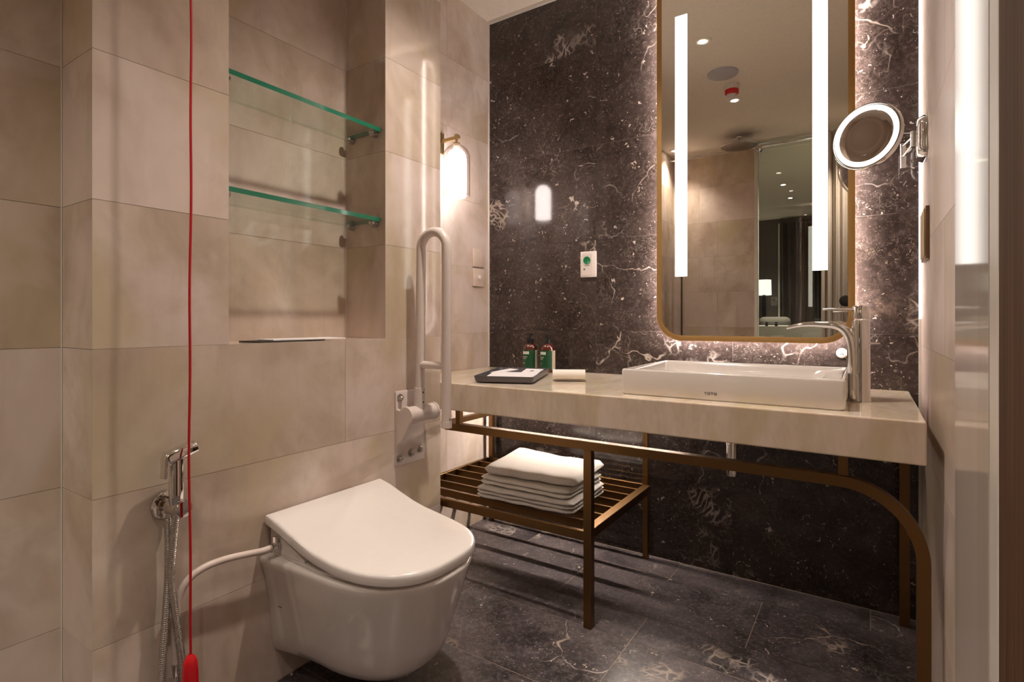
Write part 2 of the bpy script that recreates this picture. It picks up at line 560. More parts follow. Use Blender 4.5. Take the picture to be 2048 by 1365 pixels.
# niche lining
tiles(bm, 'x', XN, YN1, YN2, ZS, ZC, ZJ, lambda r: [])
tiles(bm, 'y', YN1, XN, D - 0.001, ZS, ZC, ZJ, lambda r: [], sign=1)
tiles(bm, 'y', YN2, XN, D - 0.001, ZS, ZC, ZJ, lambda r: [], sign=-1)
box(bm, XN, D - 0.0011, YN1 + 0.0001, YN2 - 0.0001, ZS - 0.001, ZS + 0.0001)
# end faces of the pillar
tiles(bm, 'y', YA, XL, D - 0.001, 0, ZC, ZJ, lambda r: [], sign=-1)
tiles(bm, 'y', YB, 0.0, D - 0.001, 0, ZC, ZJ, lambda r: [], sign=1)
structure(new_obj('wall_toilet', bm, [M['beige'], M['grout']]))

# recessed wall at far left and rear tile wall of the shower
bm = bmesh.new()
tiles(bm, 'x', XL, YBACK, YA, 0, ZC, ZJ, lambda r: [-1.98 - 0.3 * (r % 2), -2.58 - 0.3 * (r % 2)])
slab(bm, XL - TH, XL - 0.0012, YBACK - 0.1, YA, 0, ZC)
structure(new_obj('wall_recess', bm, [M['beige'], M['grout']]))
bm = bmesh.new()
tiles(bm, 'y', YBACK, XL, 0.755, 0, ZC, ZJ, lambda r: [0.30 + 0.15 * (r % 2)])
slab(bm, XL - TH, 0.755, YBACK - 0.1, YBACK - 0.0012, 0, ZC)
structure(new_obj('wall_rear', bm, [M['beige'], M['grout']]))

# dark mirror wall
bm = bmesh.new()
tiles(bm, 'y', 0.0, 0.0, XR, 0.0, ZC, [0.318, 0.60, 0.90, 1.287, 1.69, 2.10], lambda r: [0.562, 1.110], sign=-1, gap=0.0008)
slab(bm, -TH, XR + TH, 0.0012, 0.08, 0, ZC)
structure(new_obj('wall_mirror', bm, [M['dark'], M['groutwall']]))

# right wall, its proud polished panel, casing
bm = bmesh.new()
tiles(bm, 'x', XR, -1.571, 0.0, 0.0, ZC, [ZS - 0.02 + k * T for k in range(-2, 5)], lambda r: [-0.62 if r % 2 else -0.32, -1.22], sign=-1)
slab(bm, XR + 0.0012, XR + TH, -1.571, 0.0, 0, ZC)
structure(new_obj('wall_right', bm, [M['beigesatin'], M['grout']]))
bm = bmesh.new()
tiles(bm, 'x', 1.585, -1.713, -1.572, 0, ZC, [0.15, 0.97 + 0.9], lambda r: [], sign=-1)
slab(bm, 1.5895, XR + TH, -1.713, -1.572, 0, ZC)
structure(new_obj('wall_panel', bm, [M['polish'], M['grout']]))
bm = bmesh.new(); box(bm, 1.5852, 1.66, -1.740, -1.7135, 0, ZC, 0.002)
structure(new_obj('trim_3', bm, M['trim']))
bm = bmesh.new(); box(bm, 1.5850, 1.66, -2.45, -1.7405, 0, ZC, 0.002)
structure(new_obj('door_1', bm, M['wood']))
bm = bmesh.new(); box(bm, 1.70, 1.76, -2.86, -2.4505, 0, ZC)
structure(new_obj('wall_entry', bm, M['ceiling']))

# edge trims in the two corners of the mirror wall and at the ceiling
bm = bmesh.new(); box(bm, 0.0005, 0.006, -0.006, -0.0005, 0.722, ZC - 0.001)
structure(new_obj('trim_1', bm, M['trim']))
bm = bmesh.new(); box(bm, XR - 0.007, XR - 0.0005, -0.007, -0.0005, 0.0, 0.949)
structure(new_obj('trim_2', bm, M['trim']))
bm = bmesh.new(); box(bm, XR - 0.0065, XR - 0.0005, -0.0065, -0.0005, 0.9495, ZC - 0.001)  # emissive box stands in for the bright upright line in this corner
tag(new_obj('corner_bright_line', bm, M['cornerline']), 'thin glowing box standing in for the bright vertical line in the corner right of the vanity mirror', 'light')
bm = bmesh.new(); box(bm, 0.007, XR - 0.008, -0.012, -0.0005, ZC - 0.014, ZC - 0.0005)
structure(new_obj('trim_4', bm, M['trim']))

bm = bmesh.new(); box(bm, XL + 0.0002, XL + 0.0022, YA - 0.0024, YA - 0.0006, 0.0, ZC - 0.001)
structure(new_obj('trim_6', bm, M['trim']))
bm = bmesh.new(); box(bm, XN + 0.0002, XN + 0.0020, YN2 - 0.0022, YN2 - 0.0004, ZS + 0.0003, ZC - 0.001)
structure(new_obj('trim_7', bm, M['trim']))
bm = bmesh.new(); box(bm, 0.002, XR - 0.009, -0.0022, -0.0004, 0.0002, 0.0016)
structure(new_obj('trim_8', bm, M['groutdark']))

# floor: long dark marble tiles in running bond
bm = bmesh.new()
def fj(row):
    return {5: [0.31, 0.922, 1.534], 4: [0.62, 1.232], 3: [0.352, 0.942, 1.55]}.get(row, [0.62, 1.232] if row % 2 else [0.31, 0.922, 1.534])
fy = [YBACK, -1.80, -1.20, -0.90, -0.595, -0.443, -0.14, 0.0]
for i, (y0, y1) in enumerate(zip(fy[:-1], fy[1:])):
    row = {6: 5, 5: 4, 4: 3}.get(i, i)
    for (x0, x1) in splits(0.0, XR, fj(row)):
        g = 0.0016
        box(bm, x0 + (g if x0 > 0 else 0), x1 - (g if x1 < XR else 0), y0 + g, y1 - (g if y1 < 0 else 0), -0.001, 0.0)
slab(bm, -TH, 1.76, YBACK - 0.1, 0.08, -0.06, -0.0012)
structure(new_obj('floor', bm, [M['darkfloor'], M['groutdark']]))

bm = bmesh.new(); box(bm, -1.6, 2.7, -6.7, 0.08, ZC, ZC + 0.06)
structure(new_obj('ceiling', bm, M['ceiling']))

# bedroom seen through the glass in the mirror
bm = bmesh.new(); box(bm, -1.6, 2.7, -6.6, -6.5, 0, ZC); structure(new_obj('wall_bedroom_far', bm, M['darkwall']))
bm = bmesh.new(); box(bm, -1.7, -1.6, -6.6, YBACK - 0.1, 0, ZC); structure(new_obj('wall_bedroom_left', bm, M['darkwall']))
bm = bmesh.new(); box(bm, 2.7, 2.8, -6.6, YBACK - 0.1, 0, ZC); structure(new_obj('wall_bedroom_right', bm, M['darkwall']))
bm = bmesh.new(); box(bm, -1.6, XL - TH, -2.95, -2.90, 0, ZC); structure(new_obj('wall_bedroom_near', bm, M['darkwall']))
bm = bmesh.new(); box(bm, 1.76, 2.7, -2.95, -2.90, 0, ZC); structure(new_obj('wall_bedroom_side', bm, M['darkwall']))
bm = bmesh.new(); box(bm, -1.7, 2.8, -6.6, YBACK - 0.1, -0.06, 0); structure(new_obj('floor_bedroom', bm, M['carpet']))

# ------------------------------------------------------------------ vanity mirror
def vanity_mirror():
    x0, x1, z0, z1 = 0.8465, 1.4935, 0.868, 2.345
    cx, cz, W, Hh = (x0 + x1) / 2, (z0 + z1) / 2, x1 - x0, z1 - z0
    root = empty('vanity_mirror', (cx, -0.0, z0))
    L = lambda x, y, z: Vector((x - cx, y, z - z0))
    R = 0.095
    F = 0.020
    def ring(inset, y, r):
        return [L(cx + a, y, cz + b) for a, b in rrect(W - 2 * inset, Hh - 2 * inset, r, 12)]
    bm = bmesh.new()
    loft(bm, [ring(0.0, -0.048, R), ring(0.0, -0.065, R), ring(0.001, -0.066, R), ring(F - 0.001, -0.066, R - F), ring(F, -0.0655, R - F), ring(F, -0.048, R - F)], closed=True)
    new_obj('frame', bm, M['brass'], root, 40)
    bm = bmesh.new()
    loft(bm, [ring(F - 0.0006, -0.0610, R - F), ring(F - 0.0006, -0.0657, R - F)])
    new_obj('mirror_glass', bm, M['mirror'], root)
    bm = bmesh.new()
    loft(bm, [ring(0.060, -0.0005, 0.05), ring(0.060, -0.0525, 0.05)])
    new_obj('backing_box', bm, M['steel'], root)
    # hidden strip that faces the wall behind the rim
    bm = bmesh.new()
    loft(bm, [ring(0.004, -0.0395, R), ring(0.024, -0.0475, R - 0.02), ring(0.024, -0.0478, R - 0.02), ring(0.004, -0.0478, R)], closed=True)
    new_obj('back_light_strip', bm, M['back'], root)
    for a, b in ((0.9175, 0.9625), (1.3735, 1.4175)):
        bm = bmesh.new()
        box(bm, a - cx, b - cx, -0.0668, -0.0658, 1.110 - z0, 2.093 - z0)
        new_obj('front_light_strip', bm, M['strip'], root)
    tag(root, 'tall rounded brass framed wall mirror with two lit vertical strips above the basin', 'mirror')
vanity_mirror()

# ------------------------------------------------------------------ counter and console frame
def counter():
    bm = bmesh.new()
    # L-shaped section: top slab with a deep front apron, hollow behind it
    prof = [(CF, CB), (CF, CT), (-0.001, CT), (-0.001, CT - 0.03), (CF + 0.03, CT - 0.03), (CF + 0.03, CB)]
    loft(bm, [[Vector((x, y, z)) for y, z in prof] for x in (0.002, CE)])
    box(bm, CE - 0.03, CE - 0.0005, CF + 0.0295, -0.002, CB + 0.0005, CT - 0.0295)
    o = new_obj('vanity_counter', bm, M['counter'])
    bev = o.modifiers.new('bevel', 'BEVEL'); bev.width = 0.0035; bev.segments = 2; bev.limit_method = 'ANGLE'
    # the left part in front of the pillar end stops at the pillar
    tag(o, 'thick cream marble vanity counter along the dark marble wall', 'counter')
    return o
# left end: pillar fills x<D for y<YB, so the slab lies behind it except a 3 mm lip
CF_ = CF
CF = YB + 0.001
counter()

def console():
    root = empty('console_frame', (0, 0, 0))
    B = 0.013   # half width of the square bar
    yF = -0.596
    yR = -0.030
    zt = 0.561
    sec = [(-B, -B), (B, -B), (B, B), (-B, B)]
    def bar(name, p, q, b=B, b2=None):
        bm = bmesh.new()
        b2 = b if b2 is None else b2
        p, q = Vector(p), Vector(q)
        lo = Vector((min(p[i], q[i]) for i in range(3))); hi = Vector((max(p[i], q[i]) for i in range(3)))
        d = max(range(3), key=lambda i: hi[i] - lo[i])
        for i in range(3):
            if i != d:
                e = b2 if i == 2 else b
                lo[i] -= e; hi[i] += e
        box(bm, lo.x, hi.x, lo.y, hi.y, lo.z, hi.z, 0.0012, 1)
        return new_obj(name, bm, M['bronze'], root, 30)
    # front rail that bends down into the right front leg
    def arch(name, y, x0, xl, r, zr, z_end=0.0, flat=0.0135):
        pts = [(x0, y, zr), (xl - r - 0.3, y, zr), (xl - r, y, zr)]
        for k in range(1, 17):
            a = (pi / 2) * k / 16
            pts.append((xl - r + r * sin(a), y, zr - r + r * cos(a)))
        pts += [(xl, y, 0.2), (xl, y, z_end)]
        s = [(-flat, -B), (flat, -B), (flat, B), (-flat, B)]
        bm = bmesh.new()
        tube(bm, pts, 1.0, section=s, up=(0, 1, 0))
        return new_obj(name, bm, M['bronze'], root, 30)
    arch('front_rail', yF, 0.242, 1.632, 0.165, zt)
    arch('rear_rail', yR - 0.02, 0.83, 1.622, 0.06, CB - 0.014, flat=0.011)
    bar('cross_bar', (0.215, yF + 0.015, zt), (0.215, yR, zt), 0.010)
    bar('leg', (0.810, yF, 0.0), (0.810, yF, zt - B))
    bar('leg', (0.790, yR + 0.002, 0.0), (0.790, yR + 0.002, CB), 0.010)
    bar('leg', (0.040, yR, 0.0), (0.040, yR, CB), 0.010)
    bar('bracket', (1.478, yF, zt + B), (1.478, yF, CB), 0.010)
    bar('bracket', (0.30, yF, zt + B), (0.30, yF, CB), 0.010)
    # slatted basket
    zb = 0.279
    bar('shelf_rail', (0.022, yF, zb), (0.798, yF, zb), 0.007, 0.0150)
    bar('shelf_rail', (0.022, yR, zb), (0.780, yR, zb), 0.007, 0.0150)
    bar('shelf_rail', (0.805, yF + 0.012, zb), (0.79, yR - 0.008, zb), 0.008, 0.0150)
    bar('shelf_rail', (0.015, yF, zb), (0.015, yR, zb), 0.007, 0.0150)
    for k in range(6):
        y = -0.104 - 0.0815 * k
        bar('slat', (0.022, y, zb), (0.789, y, zb), 0.005, 0.0140)
    tag(root, 'bronze metal console frame with slatted shelf under the marble counter', 'vanity stand')
console()

# light strip that lies under the counter along the wall
def under_strip():
    bm = bmesh.new()
    box(bm, 0.05, 0.93, -0.030, -0.012, CT - 0.044, CT - 0.0305)
    root = new_obj('under_counter_light', bm, M['steel'])
    bm = bmesh.new()
    box(bm, 0.055, 0.925, -0.028, -0.016, CT - 0.046, CT - 0.0441)
    new_obj('diffuser', bm, M['under'], root)
    tag(root, 'slim light strip fixed under the rear edge of the marble counter', 'light')
under_strip()

# ------------------------------------------------------------------ basin
def basin():
    X0, X1, Y0, Y1, Z0, Z1 = 0.900, 1.483, -0.560, -0.135, CT + 0.0005, 0.7985
    cx, cy = (X0 + X1) / 2, (Y0 + Y1) / 2
    root = empty('wash_basin', (cx, cy, Z0))
    bm = bmesh.new()
    W, Dp = X1 - X0, Y1 - Y0
    h = Z1 - Z0
    def rg(wx, wy, r, z, ox=0.0, oy=0.0):
        return [Vector((a + ox, b + oy, z)) for a, b in rrect(wx, wy, r, 6)]
    ow = 0.046   # deck on the right end
    rings = [rg(W - 0.01, Dp - 0.01, 0.010, 0), rg(W - 0.002, Dp - 0.002, 0.010, 0.006), rg(W, Dp, 0.010, 0.03), rg(W, Dp, 0.010, h - 0.006),
             rg(W - 0.003, Dp - 0.003, 0.010, h - 0.0015), rg(W - 0.010, Dp - 0.010, 0.008, h),
             rg(W - 0.022, Dp - 0.022, 0.014, h), rg(W - 0.030, Dp - 0.030, 0.014, h - 0.004),
             rg(W - 0.030 - ow, Dp - 0.034, 0.03, h - 0.014, -ow / 2), rg(W - 0.05 - ow, Dp - 0.05, 0.05, 0.03, -ow / 2), rg(W - 0.12 - ow, Dp - 0.12, 0.05, 0.014, -ow / 2), rg(0.06, 0.06, 0.028, 0.010, -ow / 2)]
    loft(bm, rings)
    new_obj('bowl', bm, M['ceramic'], root, 50)
    bm = bmesh.new()
    lathe(bm, (-ow / 2, 0, 0.0105), (0, 0, 1), [(0, 0.026), (0.004, 0.026), (0.006, 0.020), (0.006, 0.0)], 24)
    new_obj('drain_cover', bm, M['chrome'], root, 40)
    # maker's lettering on the front face
    fc = bpy.data.curves.new('lettering', 'FONT')
    fc.body = 'TOTO'
    fc.size = 0.0105
    fc.space_character = 1.25
    fc.extrude = 0.0003
    fc.offset = 0.00035
    fc.align_x = 'CENTER'
    tmp = bpy.data.objects.new('lettering_curve', fc)
    COL.objects.link(tmp)
    bpy.context.view_layer.update()
    me = bpy.data.meshes.new_from_object(tmp)
    bpy.data.objects.remove(tmp)
    me.materials.clear(); me.materials.append(M['greyink'])
    o = bpy.data.objects.new('lettering', me)
    COL.objects.link(o); o.parent = root
    o.rotation_euler = (pi / 2, 0, 0)
    o.location = (1.163 - cx, Y0 - cy - 0.0005, 0.0155)
    tag(root, 'rectangular white ceramic vessel basin standing on the marble counter', 'basin')
basin()

def faucet():
    bx, by = 1.511, -0.335
    root = empty('basin_faucet', (bx, by, CT))
    L = lambda x, y, z: Vector((x - bx, y - by, z - CT))
    bm = bmesh.new()
    def sec(w, d, z, ox=0.0):
        return [L(bx + a + ox, by + b, z) for a, b in rrect(w, d, min(w, d) * 0.48, 8)]
    loft(bm, [sec(0.050, 0.046, CT + 0.0003), sec(0.050, 0.046, CT + 0.004), sec(0.046, 0.042, CT + 0.010), sec(0.045, 0.042, CT + 0.12), sec(0.043, 0.042, 0.942), sec(0.041, 0.040, 0.946)])
    new_obj('body', bm, M['chrome'], root, 40)
    # spout band that flows out of the body and runs down its front
    pts = catmull([L(1.328, by, 0.9225), L(1.370, by, 0.9325), L(1.42, by, 0.9325), L(1.458, by, 0.9275), L(1.480, by, 0.9060), L(1.489, by, 0.872), L(1.4915, by, 0.82), L(1.4925, by, 0.728)], 8)
    bm = bmesh.new()
    s0 = rrect(2, 2, 0.9, 5)
    def prof(t):
        return 1.0
    n = len(pts)
    rings = []
    u = Vector((0, 1, 0))
    for i, p in enumerate(pts):
        t = i / (n - 1)
        d = (pts[min(i + 1, n - 1)] - pts[max(i - 1, 0)]).normalized()
        v = d.cross(u)
        wy = 0.016 + 0.006 * min(1, t * 3)            # half width across
        th = 0.0052 + 0.0072 * min(1, t * 2.0)         # half thickness
        rings.append([p + u * (a * wy) + v * (b * th) for a, b in s0])
    loft(bm, rings)
    new_obj('spout', bm, M['chrome'], root, 50)
    bm = bmesh.new()
    loft(bm, [sec(0.043, 0.040, 0.949), sec(0.043, 0.041, 0.956), sec(0.040, 0.038, 0.982), sec(0.036, 0.034, 0.985)])
    # lever blade
    pts = catmull([L(1.512, by, 0.970), L(1.490, by, 0.976), L(1.455, by, 0.9770), L(1.420, by, 0.9760)], 6)
    tube(bm, pts, 1.0, section=[(a * 0.0145, b * 0.0032) for a, b in s0], up=(0, 1, 0))
    new_obj('handle', bm, M['chrome'], root, 40)
    bm = bmesh.new()
    cyl(bm, L(1.528, by + 0.0, 0.882), L(1.556, by, 0.882), 0.0022, seg=12)
    cyl(bm, L(1.528, by, 0.882), L(1.534, by, 0.882), 0.005, seg=16)
    new_obj('drain_rod', bm, M['chrome'], root, 40)
    tag(root, 'tall polished chrome mixer tap standing right of the vessel basin', 'faucet')
faucet()

def trap():
    root = empty('drain_trap', (1.166, -0.30, 0.45))
    bm = bmesh.new()
    lathe(bm, (0, 0, 0), (0, 0, 1), [(0, 0.011), (0.002, 0.015), (0.012, 0.0175), (0.10, 0.0175), (0.101, 0.0185), (0.115, 0.0185), (0.116, 0.016), (0.235, 0.016)], 24)
    new_obj('bottle', bm, M['chrome'], root, 40)
    bm = bmesh.new()
    tube(bm, [(0.0, 0.012, 0.10), (0.0, 0.15, 0.10), (0.0, 0.295, 0.10)], 0.012)
    lathe(bm, (0, 0.285, 0.10), (0, 1, 0), [(0, 0.012), (0.002, 0.028), (0.012, 0.030)], 24)
    new_obj('waste_pipe', bm, M['chrome'], root, 40)
    tag(root, 'chrome bottle trap hanging under the counter below the basin', 'trap')
    for i, (x, z, lab) in enumerate(((1.335, 0.535, 'chrome angle valve on the dark wall beside the drain trap'), (1.44, 0.535, 'chrome angle valve on the dark wall farther right under the counter'))):
        r = empty('angle_valve', (x, -0.001, z))
        bm = bmesh.new()
        lathe(bm, (0, 0, 0), (0, -1, 0), [(0, 0.021), (0.004, 0.021), (0.006, 0.010), (0.045, 0.010), (0.046, 0.013), (0.062, 0.013), (0.064, 0.008)], 20)
        new_obj('valve_body', bm, M['chrome'], r, 40)
        bm = bmesh.new()
        tube(bm, catmull([(0, -0.035, 0.0), (0, -0.04, 0.03), (-0.01 * (i + 1), -0.06, 0.08), (-0.02, -0.08, 0.15)], 6), 0.0012)
        new_obj('supply_hose', bm, M['hose'], r, 40)
        tag(r, lab, 'valve')
trap()

# ------------------------------------------------------------------ things on the counter
def tray():
    cx, cy = 0.375, -0.385
    rot = radians(-65)
    root = empty('amenity_tray', (0.3900, -0.3720, CT + 0.002), (0, 0, radians(20.5)))
    W, Dp = 0.218, 0.37
    bm = bmesh.new()
    def rg(i, z, r=0.012):
        return [Vector((a, b, z)) for a, b in rrect(W - 2 * i, Dp - 2 * i, r, 5)]
    loft(bm, [rg(0.010, 0.0), rg(0.004, 0.004), rg(0.0, 0.022), rg(0.0, 0.024), rg(0.004, 0.024), rg(0.005, 0.021), rg(0.012, 0.006)])
    new_obj('tray_body', bm, M['tray'], root, 40)
    for sx in (-1, 1):
        for sy in (-1, 1):
            bm = bmesh.new()
            cyl(bm, (sx * W * 0.38, sy * Dp * 0.42, -0.0018), (sx * W * 0.38, sy * Dp * 0.42, 0.001), 0.006, seg=12)
            new_obj('foot_pad', bm, M['black'], root)
    tag(root, 'shallow dark grey tray of paper packets on the marble counter', 'tray')
    # packets in the tray
    mt = Matrix.Translation(root.location) @ Euler((0, 0, radians(20.5))).to_matrix().to_4x4()
    def packet(name, lx, ly, lz, w, d, rot, tilt, mat, label, cat, th=0.003, wav=0.0):
        bm = bmesh.new()
        nx, ny = 14, 10
        rng = random.Random(len(label))
        ph = rng.random() * 6
        top = [[Vector(((i / nx - 0.5) * w, (j / ny - 0.5) * d, th + wav * (sin(i * 0.9 + ph) * cos(j * 0.8) + 0.6 * sin(i * 1.9 + j * 1.3)) * min(1, 4 * min(i / nx, 1 - i / nx, j / ny, 1 - j / ny)))) for j in range(ny + 1)] for i in range(nx + 1)]
        bot = [[Vector((v.x, v.y, 0)) for v in r] for r in top]
        vt = [[bm.verts.new(p) for p in r] for r in top]
        vb = [[bm.verts.new(p) for p in r] for r in bot]
        for i in range(nx):
            for j in range(ny):
                bm.faces.new((vt[i][j], vt[i + 1][j], vt[i + 1][j + 1], vt[i][j + 1]))
                bm.faces.new((vb[i][j], vb[i][j + 1], vb[i + 1][j + 1], vb[i + 1][j]))
        for i in range(nx):
            bm.faces.new((vt[i][0], vb[i][0], vb[i + 1][0], vt[i + 1][0]))
            bm.faces.new((vt[i][ny], vt[i + 1][ny], vb[i + 1][ny], vb[i][ny]))
        for j in range(ny):
            bm.faces.new((vt[0][j], vt[0][j + 1], vb[0][j + 1], vb[0][j]))
            bm.faces.new((vt[nx][j], vb[nx][j], vb[nx][j + 1], vt[nx][j + 1]))
        o = new_obj(name, bm, mat, None, 50)
        o.location = mt @ Vector((lx, ly, lz))
        o.rotation_euler = (tilt[0], tilt[1], radians(20.5) + rot)
        tag(o, label, cat)
        return o
    packet('laundry_bag', 0.008, -0.070, 0.0100, 0.178, 0.175, 0.05, (0.03, 0, 0), M['paper'], 'large crumpled white paper bag at the front of the grey tray', 'paper bag', 0.008, 0.0022)
    packet('paper_sachet', -0.050, 0.045, 0.020, 0.045, 0.115, -0.5, (0.06, 0, 0), M['paper'], 'narrow white sachet lying slanted at the left of the grey tray', 'packet', 0.003, 0.0006)
    c = packet('card_packet', 0.058, 0.040, 0.019, 0.070, 0.105, -0.12, (0.12, 0, 0), M['paper'], 'white card packet with a black mark resting on the tray edge by the bottles', 'packet', 0.003, 0.0002)
    bm = bmesh.new()
    lathe(bm, (0.0, 0.012, 0.0032), (0, 0, 1), [(0, 0.009), (0.0004, 0.009)], 6)
    box(bm, -0.008, 0.008, -0.02, -0.017, 0.0032, 0.0036)
    new_obj('printed_mark', bm, M['greyink'], c)
tray()

def pump_bottle(x, y, rz, label, name='pump_bottle', z=CT, s=1.0, cat='bottle', group='amber pump bottles'):
    root = empty(name, (x, y, z + 0.0003), (0, 0, rz))
    R = 0.0315
    bm = bmesh.new()
    lathe(bm, (0, 0, 0), (0, 0, 1), [(0, R - 0.003), (0.002, R), (0.098, R), (0.108, R - 0.002), (0.118, R - 0.010), (0.123, 0.013), (0.128, 0.0125)], 32)
    new_obj('bottle_body', bm, M['amber'], root, 40)
    bm = bmesh.new()
    lathe(bm, (0, 0, 0.012), (0, 0, 1), [(0, R + 0.0003), (0.0, R + 0.0006), (0.082, R + 0.0006), (0.082, R + 0.0003)], 32, cap=False)
    lb = new_obj('label', bm, M['green'], root, 40)
    def patch(nm, a0, a1, z0, z1, mat, k=0.0010):
        bm = bmesh.new()
        n = 8
        rr = [[Vector((cos(a) * (R + e), sin(a) * (R + e), zz)) for (e, zz) in ((0.0004, z0), (k, z0), (k, z1), (0.0004, z1))] for a in [a0 + (a1 - a0) * i / n for i in range(n + 1)]]
        loft(bm, rr)
        new_obj(nm, bm, mat, lb)
    fa = -pi / 2 - 0.1
    patch('label_box', fa - 0.75, fa + 0.35, 0.076, 0.088, M['labelwhite'])
    patch('label_line', fa - 0.70, fa + 0.1, 0.063, 0.066, M['cream'])
    patch('label_line', fa - 0.70, fa - 0.1, 0.056, 0.0585, M['cream'])
    patch('label_line', fa - 0.70, fa - 0.25, 0.036, 0.038, M['cream'])
    patch('label_edge', fa + 1.25, fa + 2.1, 0.012, 0.094, M['cream'])
    bm = bmesh.new()
    lathe(bm, (0, 0, 0.124), (0, 0, 1), [(0, 0.0155), (0.016, 0.0155), (0.018, 0.012), (0.020, 0.005), (0.034, 0.005), (0.034, 0.011), (0.041, 0.011), (0.042, 0.008)], 20)
    tube(bm, [(0, 0, 0.161), (-0.020, -0.004, 0.161), (-0.033, -0.007, 0.157)], 0.0012, 8)
    new_obj('pump', bm, M['black'], root, 40)
    tag(root, label, cat, group)
    return root
pump_bottle(0.286, -0.085, 0.15, 'left amber pump bottle with green label behind the tray')
pump_bottle(0.372, -0.080, 0.0, 'right amber pump bottle with green label and cream edge behind the tray')

def rolled_cloth():
    # spiral section swept along the roll
    a, b = Vector((0.560, -0.375, CT)), Vector((0.664, -0.318, CT))
    d = (b - a).normalized()
    n = Vector((-d.y, d.x, 0))
    pts = []
    turns = 2.6
    N = 90
    r1 = 0.0235
    outer = [];inner = []
    for i in range(N + 1):
        t = i / N
        ang = -pi / 2 + 0.3 + t * turns * 2 * pi
        r = r1 * (1 - t * 0.80)
        outer.append((r * cos(ang), r * sin(ang)))
        inner.append(((r - 0.0052) * cos(ang), (r - 0.0052) * sin(ang)))
    sec = outer + inner[::-1]
    bm = bmesh.new()
    root_loc = (a + b) / 2
    rings = []
    for k in range(7):
        t = k / 6
        p = a.lerp(b, t) - root_loc + Vector((0, 0, r1 + 0.0005))
        s = 1 + 0.025 * sin(k * 2.1)
        rings.append([p + n * (u * 1.12) + Vector((0, 0, v * 0.96)) for u, v in sec])
    vr = loft(bm, rings, cap=False)
    for r in (vr[0], vr[-1]):
        m = len(outer)
        for i in range(m - 1):
            bm.faces.new((r[i], r[i + 1], r[2 * m - 2 - i], r[2 * m - 1 - i]))
    o = new_obj('rolled_face_towel', bm, M['cloth'], None, 60)
    o.location = root_loc
    tag(o, 'small rolled white face towel on the counter between tray and basin', 'towel')
rolled_cloth()

# ------------------------------------------------------------------ towel stack on the slatted shelf
def folded_towel(name, cx, cy, z0, lx, ly, h, layers, rz, seed, label, drape=None):
    """folded terry towel: stacked layers joined by a rounded fold on the right side"""
    rng = random.Random(seed)
    bm = bmesh.new()
    th = h / layers
    nx, ny = 22, 16
    for L in range(layers):
        zb = L * th
        top = {}
        ox, oy = rng.uniform(-0.004, 0.004), rng.uniform(-0.003, 0.003)
        rings = []
        for i in range(nx + 1):
            x = (i / nx - 0.5) * lx
            ring = []
            m = 12
            # cross-section in y,z : flattened superellipse
            for k in range(2 * m):
                a = 2 * pi * k / (2 * m)
                ca, sa = cos(a), sin(a)
                e = 0.28
                yy = math.copysign(abs(ca) ** 0.22, ca) * ly / 2
                zz = math.copysign(abs(sa) ** 0.6, sa) * th * 0.53
                w = 0.0018 * sin(x * 60 + L * 2 + yy * 20 + seed)
                end = min(1.0, (0.5 - abs(i / nx - 0.5)) * nx / 1.2)
                sc = sqrt(max(0.0, 1 - (1 - end) ** 2)) if end < 1 else 1
                z = zb + th / 2 + zz * max(0.25, sc) + w * 0.5
                if drape:
                    z += drape(x / lx + 0.5, yy / ly + 0.5) 
                ring.append(Vector((x + ox, yy * (0.90 + 0.10 * min(1.0, (0.5 - abs(i / nx - 0.5)) * nx / 2.0) ** 0.5) + oy + 0.0015 * sin(x * 45 + L), z)))
            rings.append(ring)
        loft(bm, rings)
    o = new_obj(name, bm, M['towel'], None, 70)
    o.location = (cx, cy, z0)
    o.rotation_euler = (0, 0, rz)
    tag(o, label, 'towel', 'folded towels on the slatted shelf')
    return o
zs0 = 0.2965
folded_towel('folded_towel', 0.512, -0.375, zs0, 0.390, 0.300, 0.042, 3, radians(2), 3, 'folded white towel at the bottom of the stack on the slatted shelf')
folded_towel('folded_towel', 0.507, -0.370, zs0 + 0.0455, 0.370, 0.285, 0.030, 2, radians(0.5), 5, 'folded white towel in the middle of the stack on the slatted shelf')
folded_towel('folded_towel', 0.516, -0.355, zs0 + 0.0795, 0.375, 0.275, 0.034, 1, radians(4), 8, 'folded white towel on top of the stack with a raised left corner',
             drape=lambda u, v: 0.022 * max(0, 1 - u * 1.8) * max(0, v - 0.25) + 0.010 * max(0, (u - 0.55)) * v)

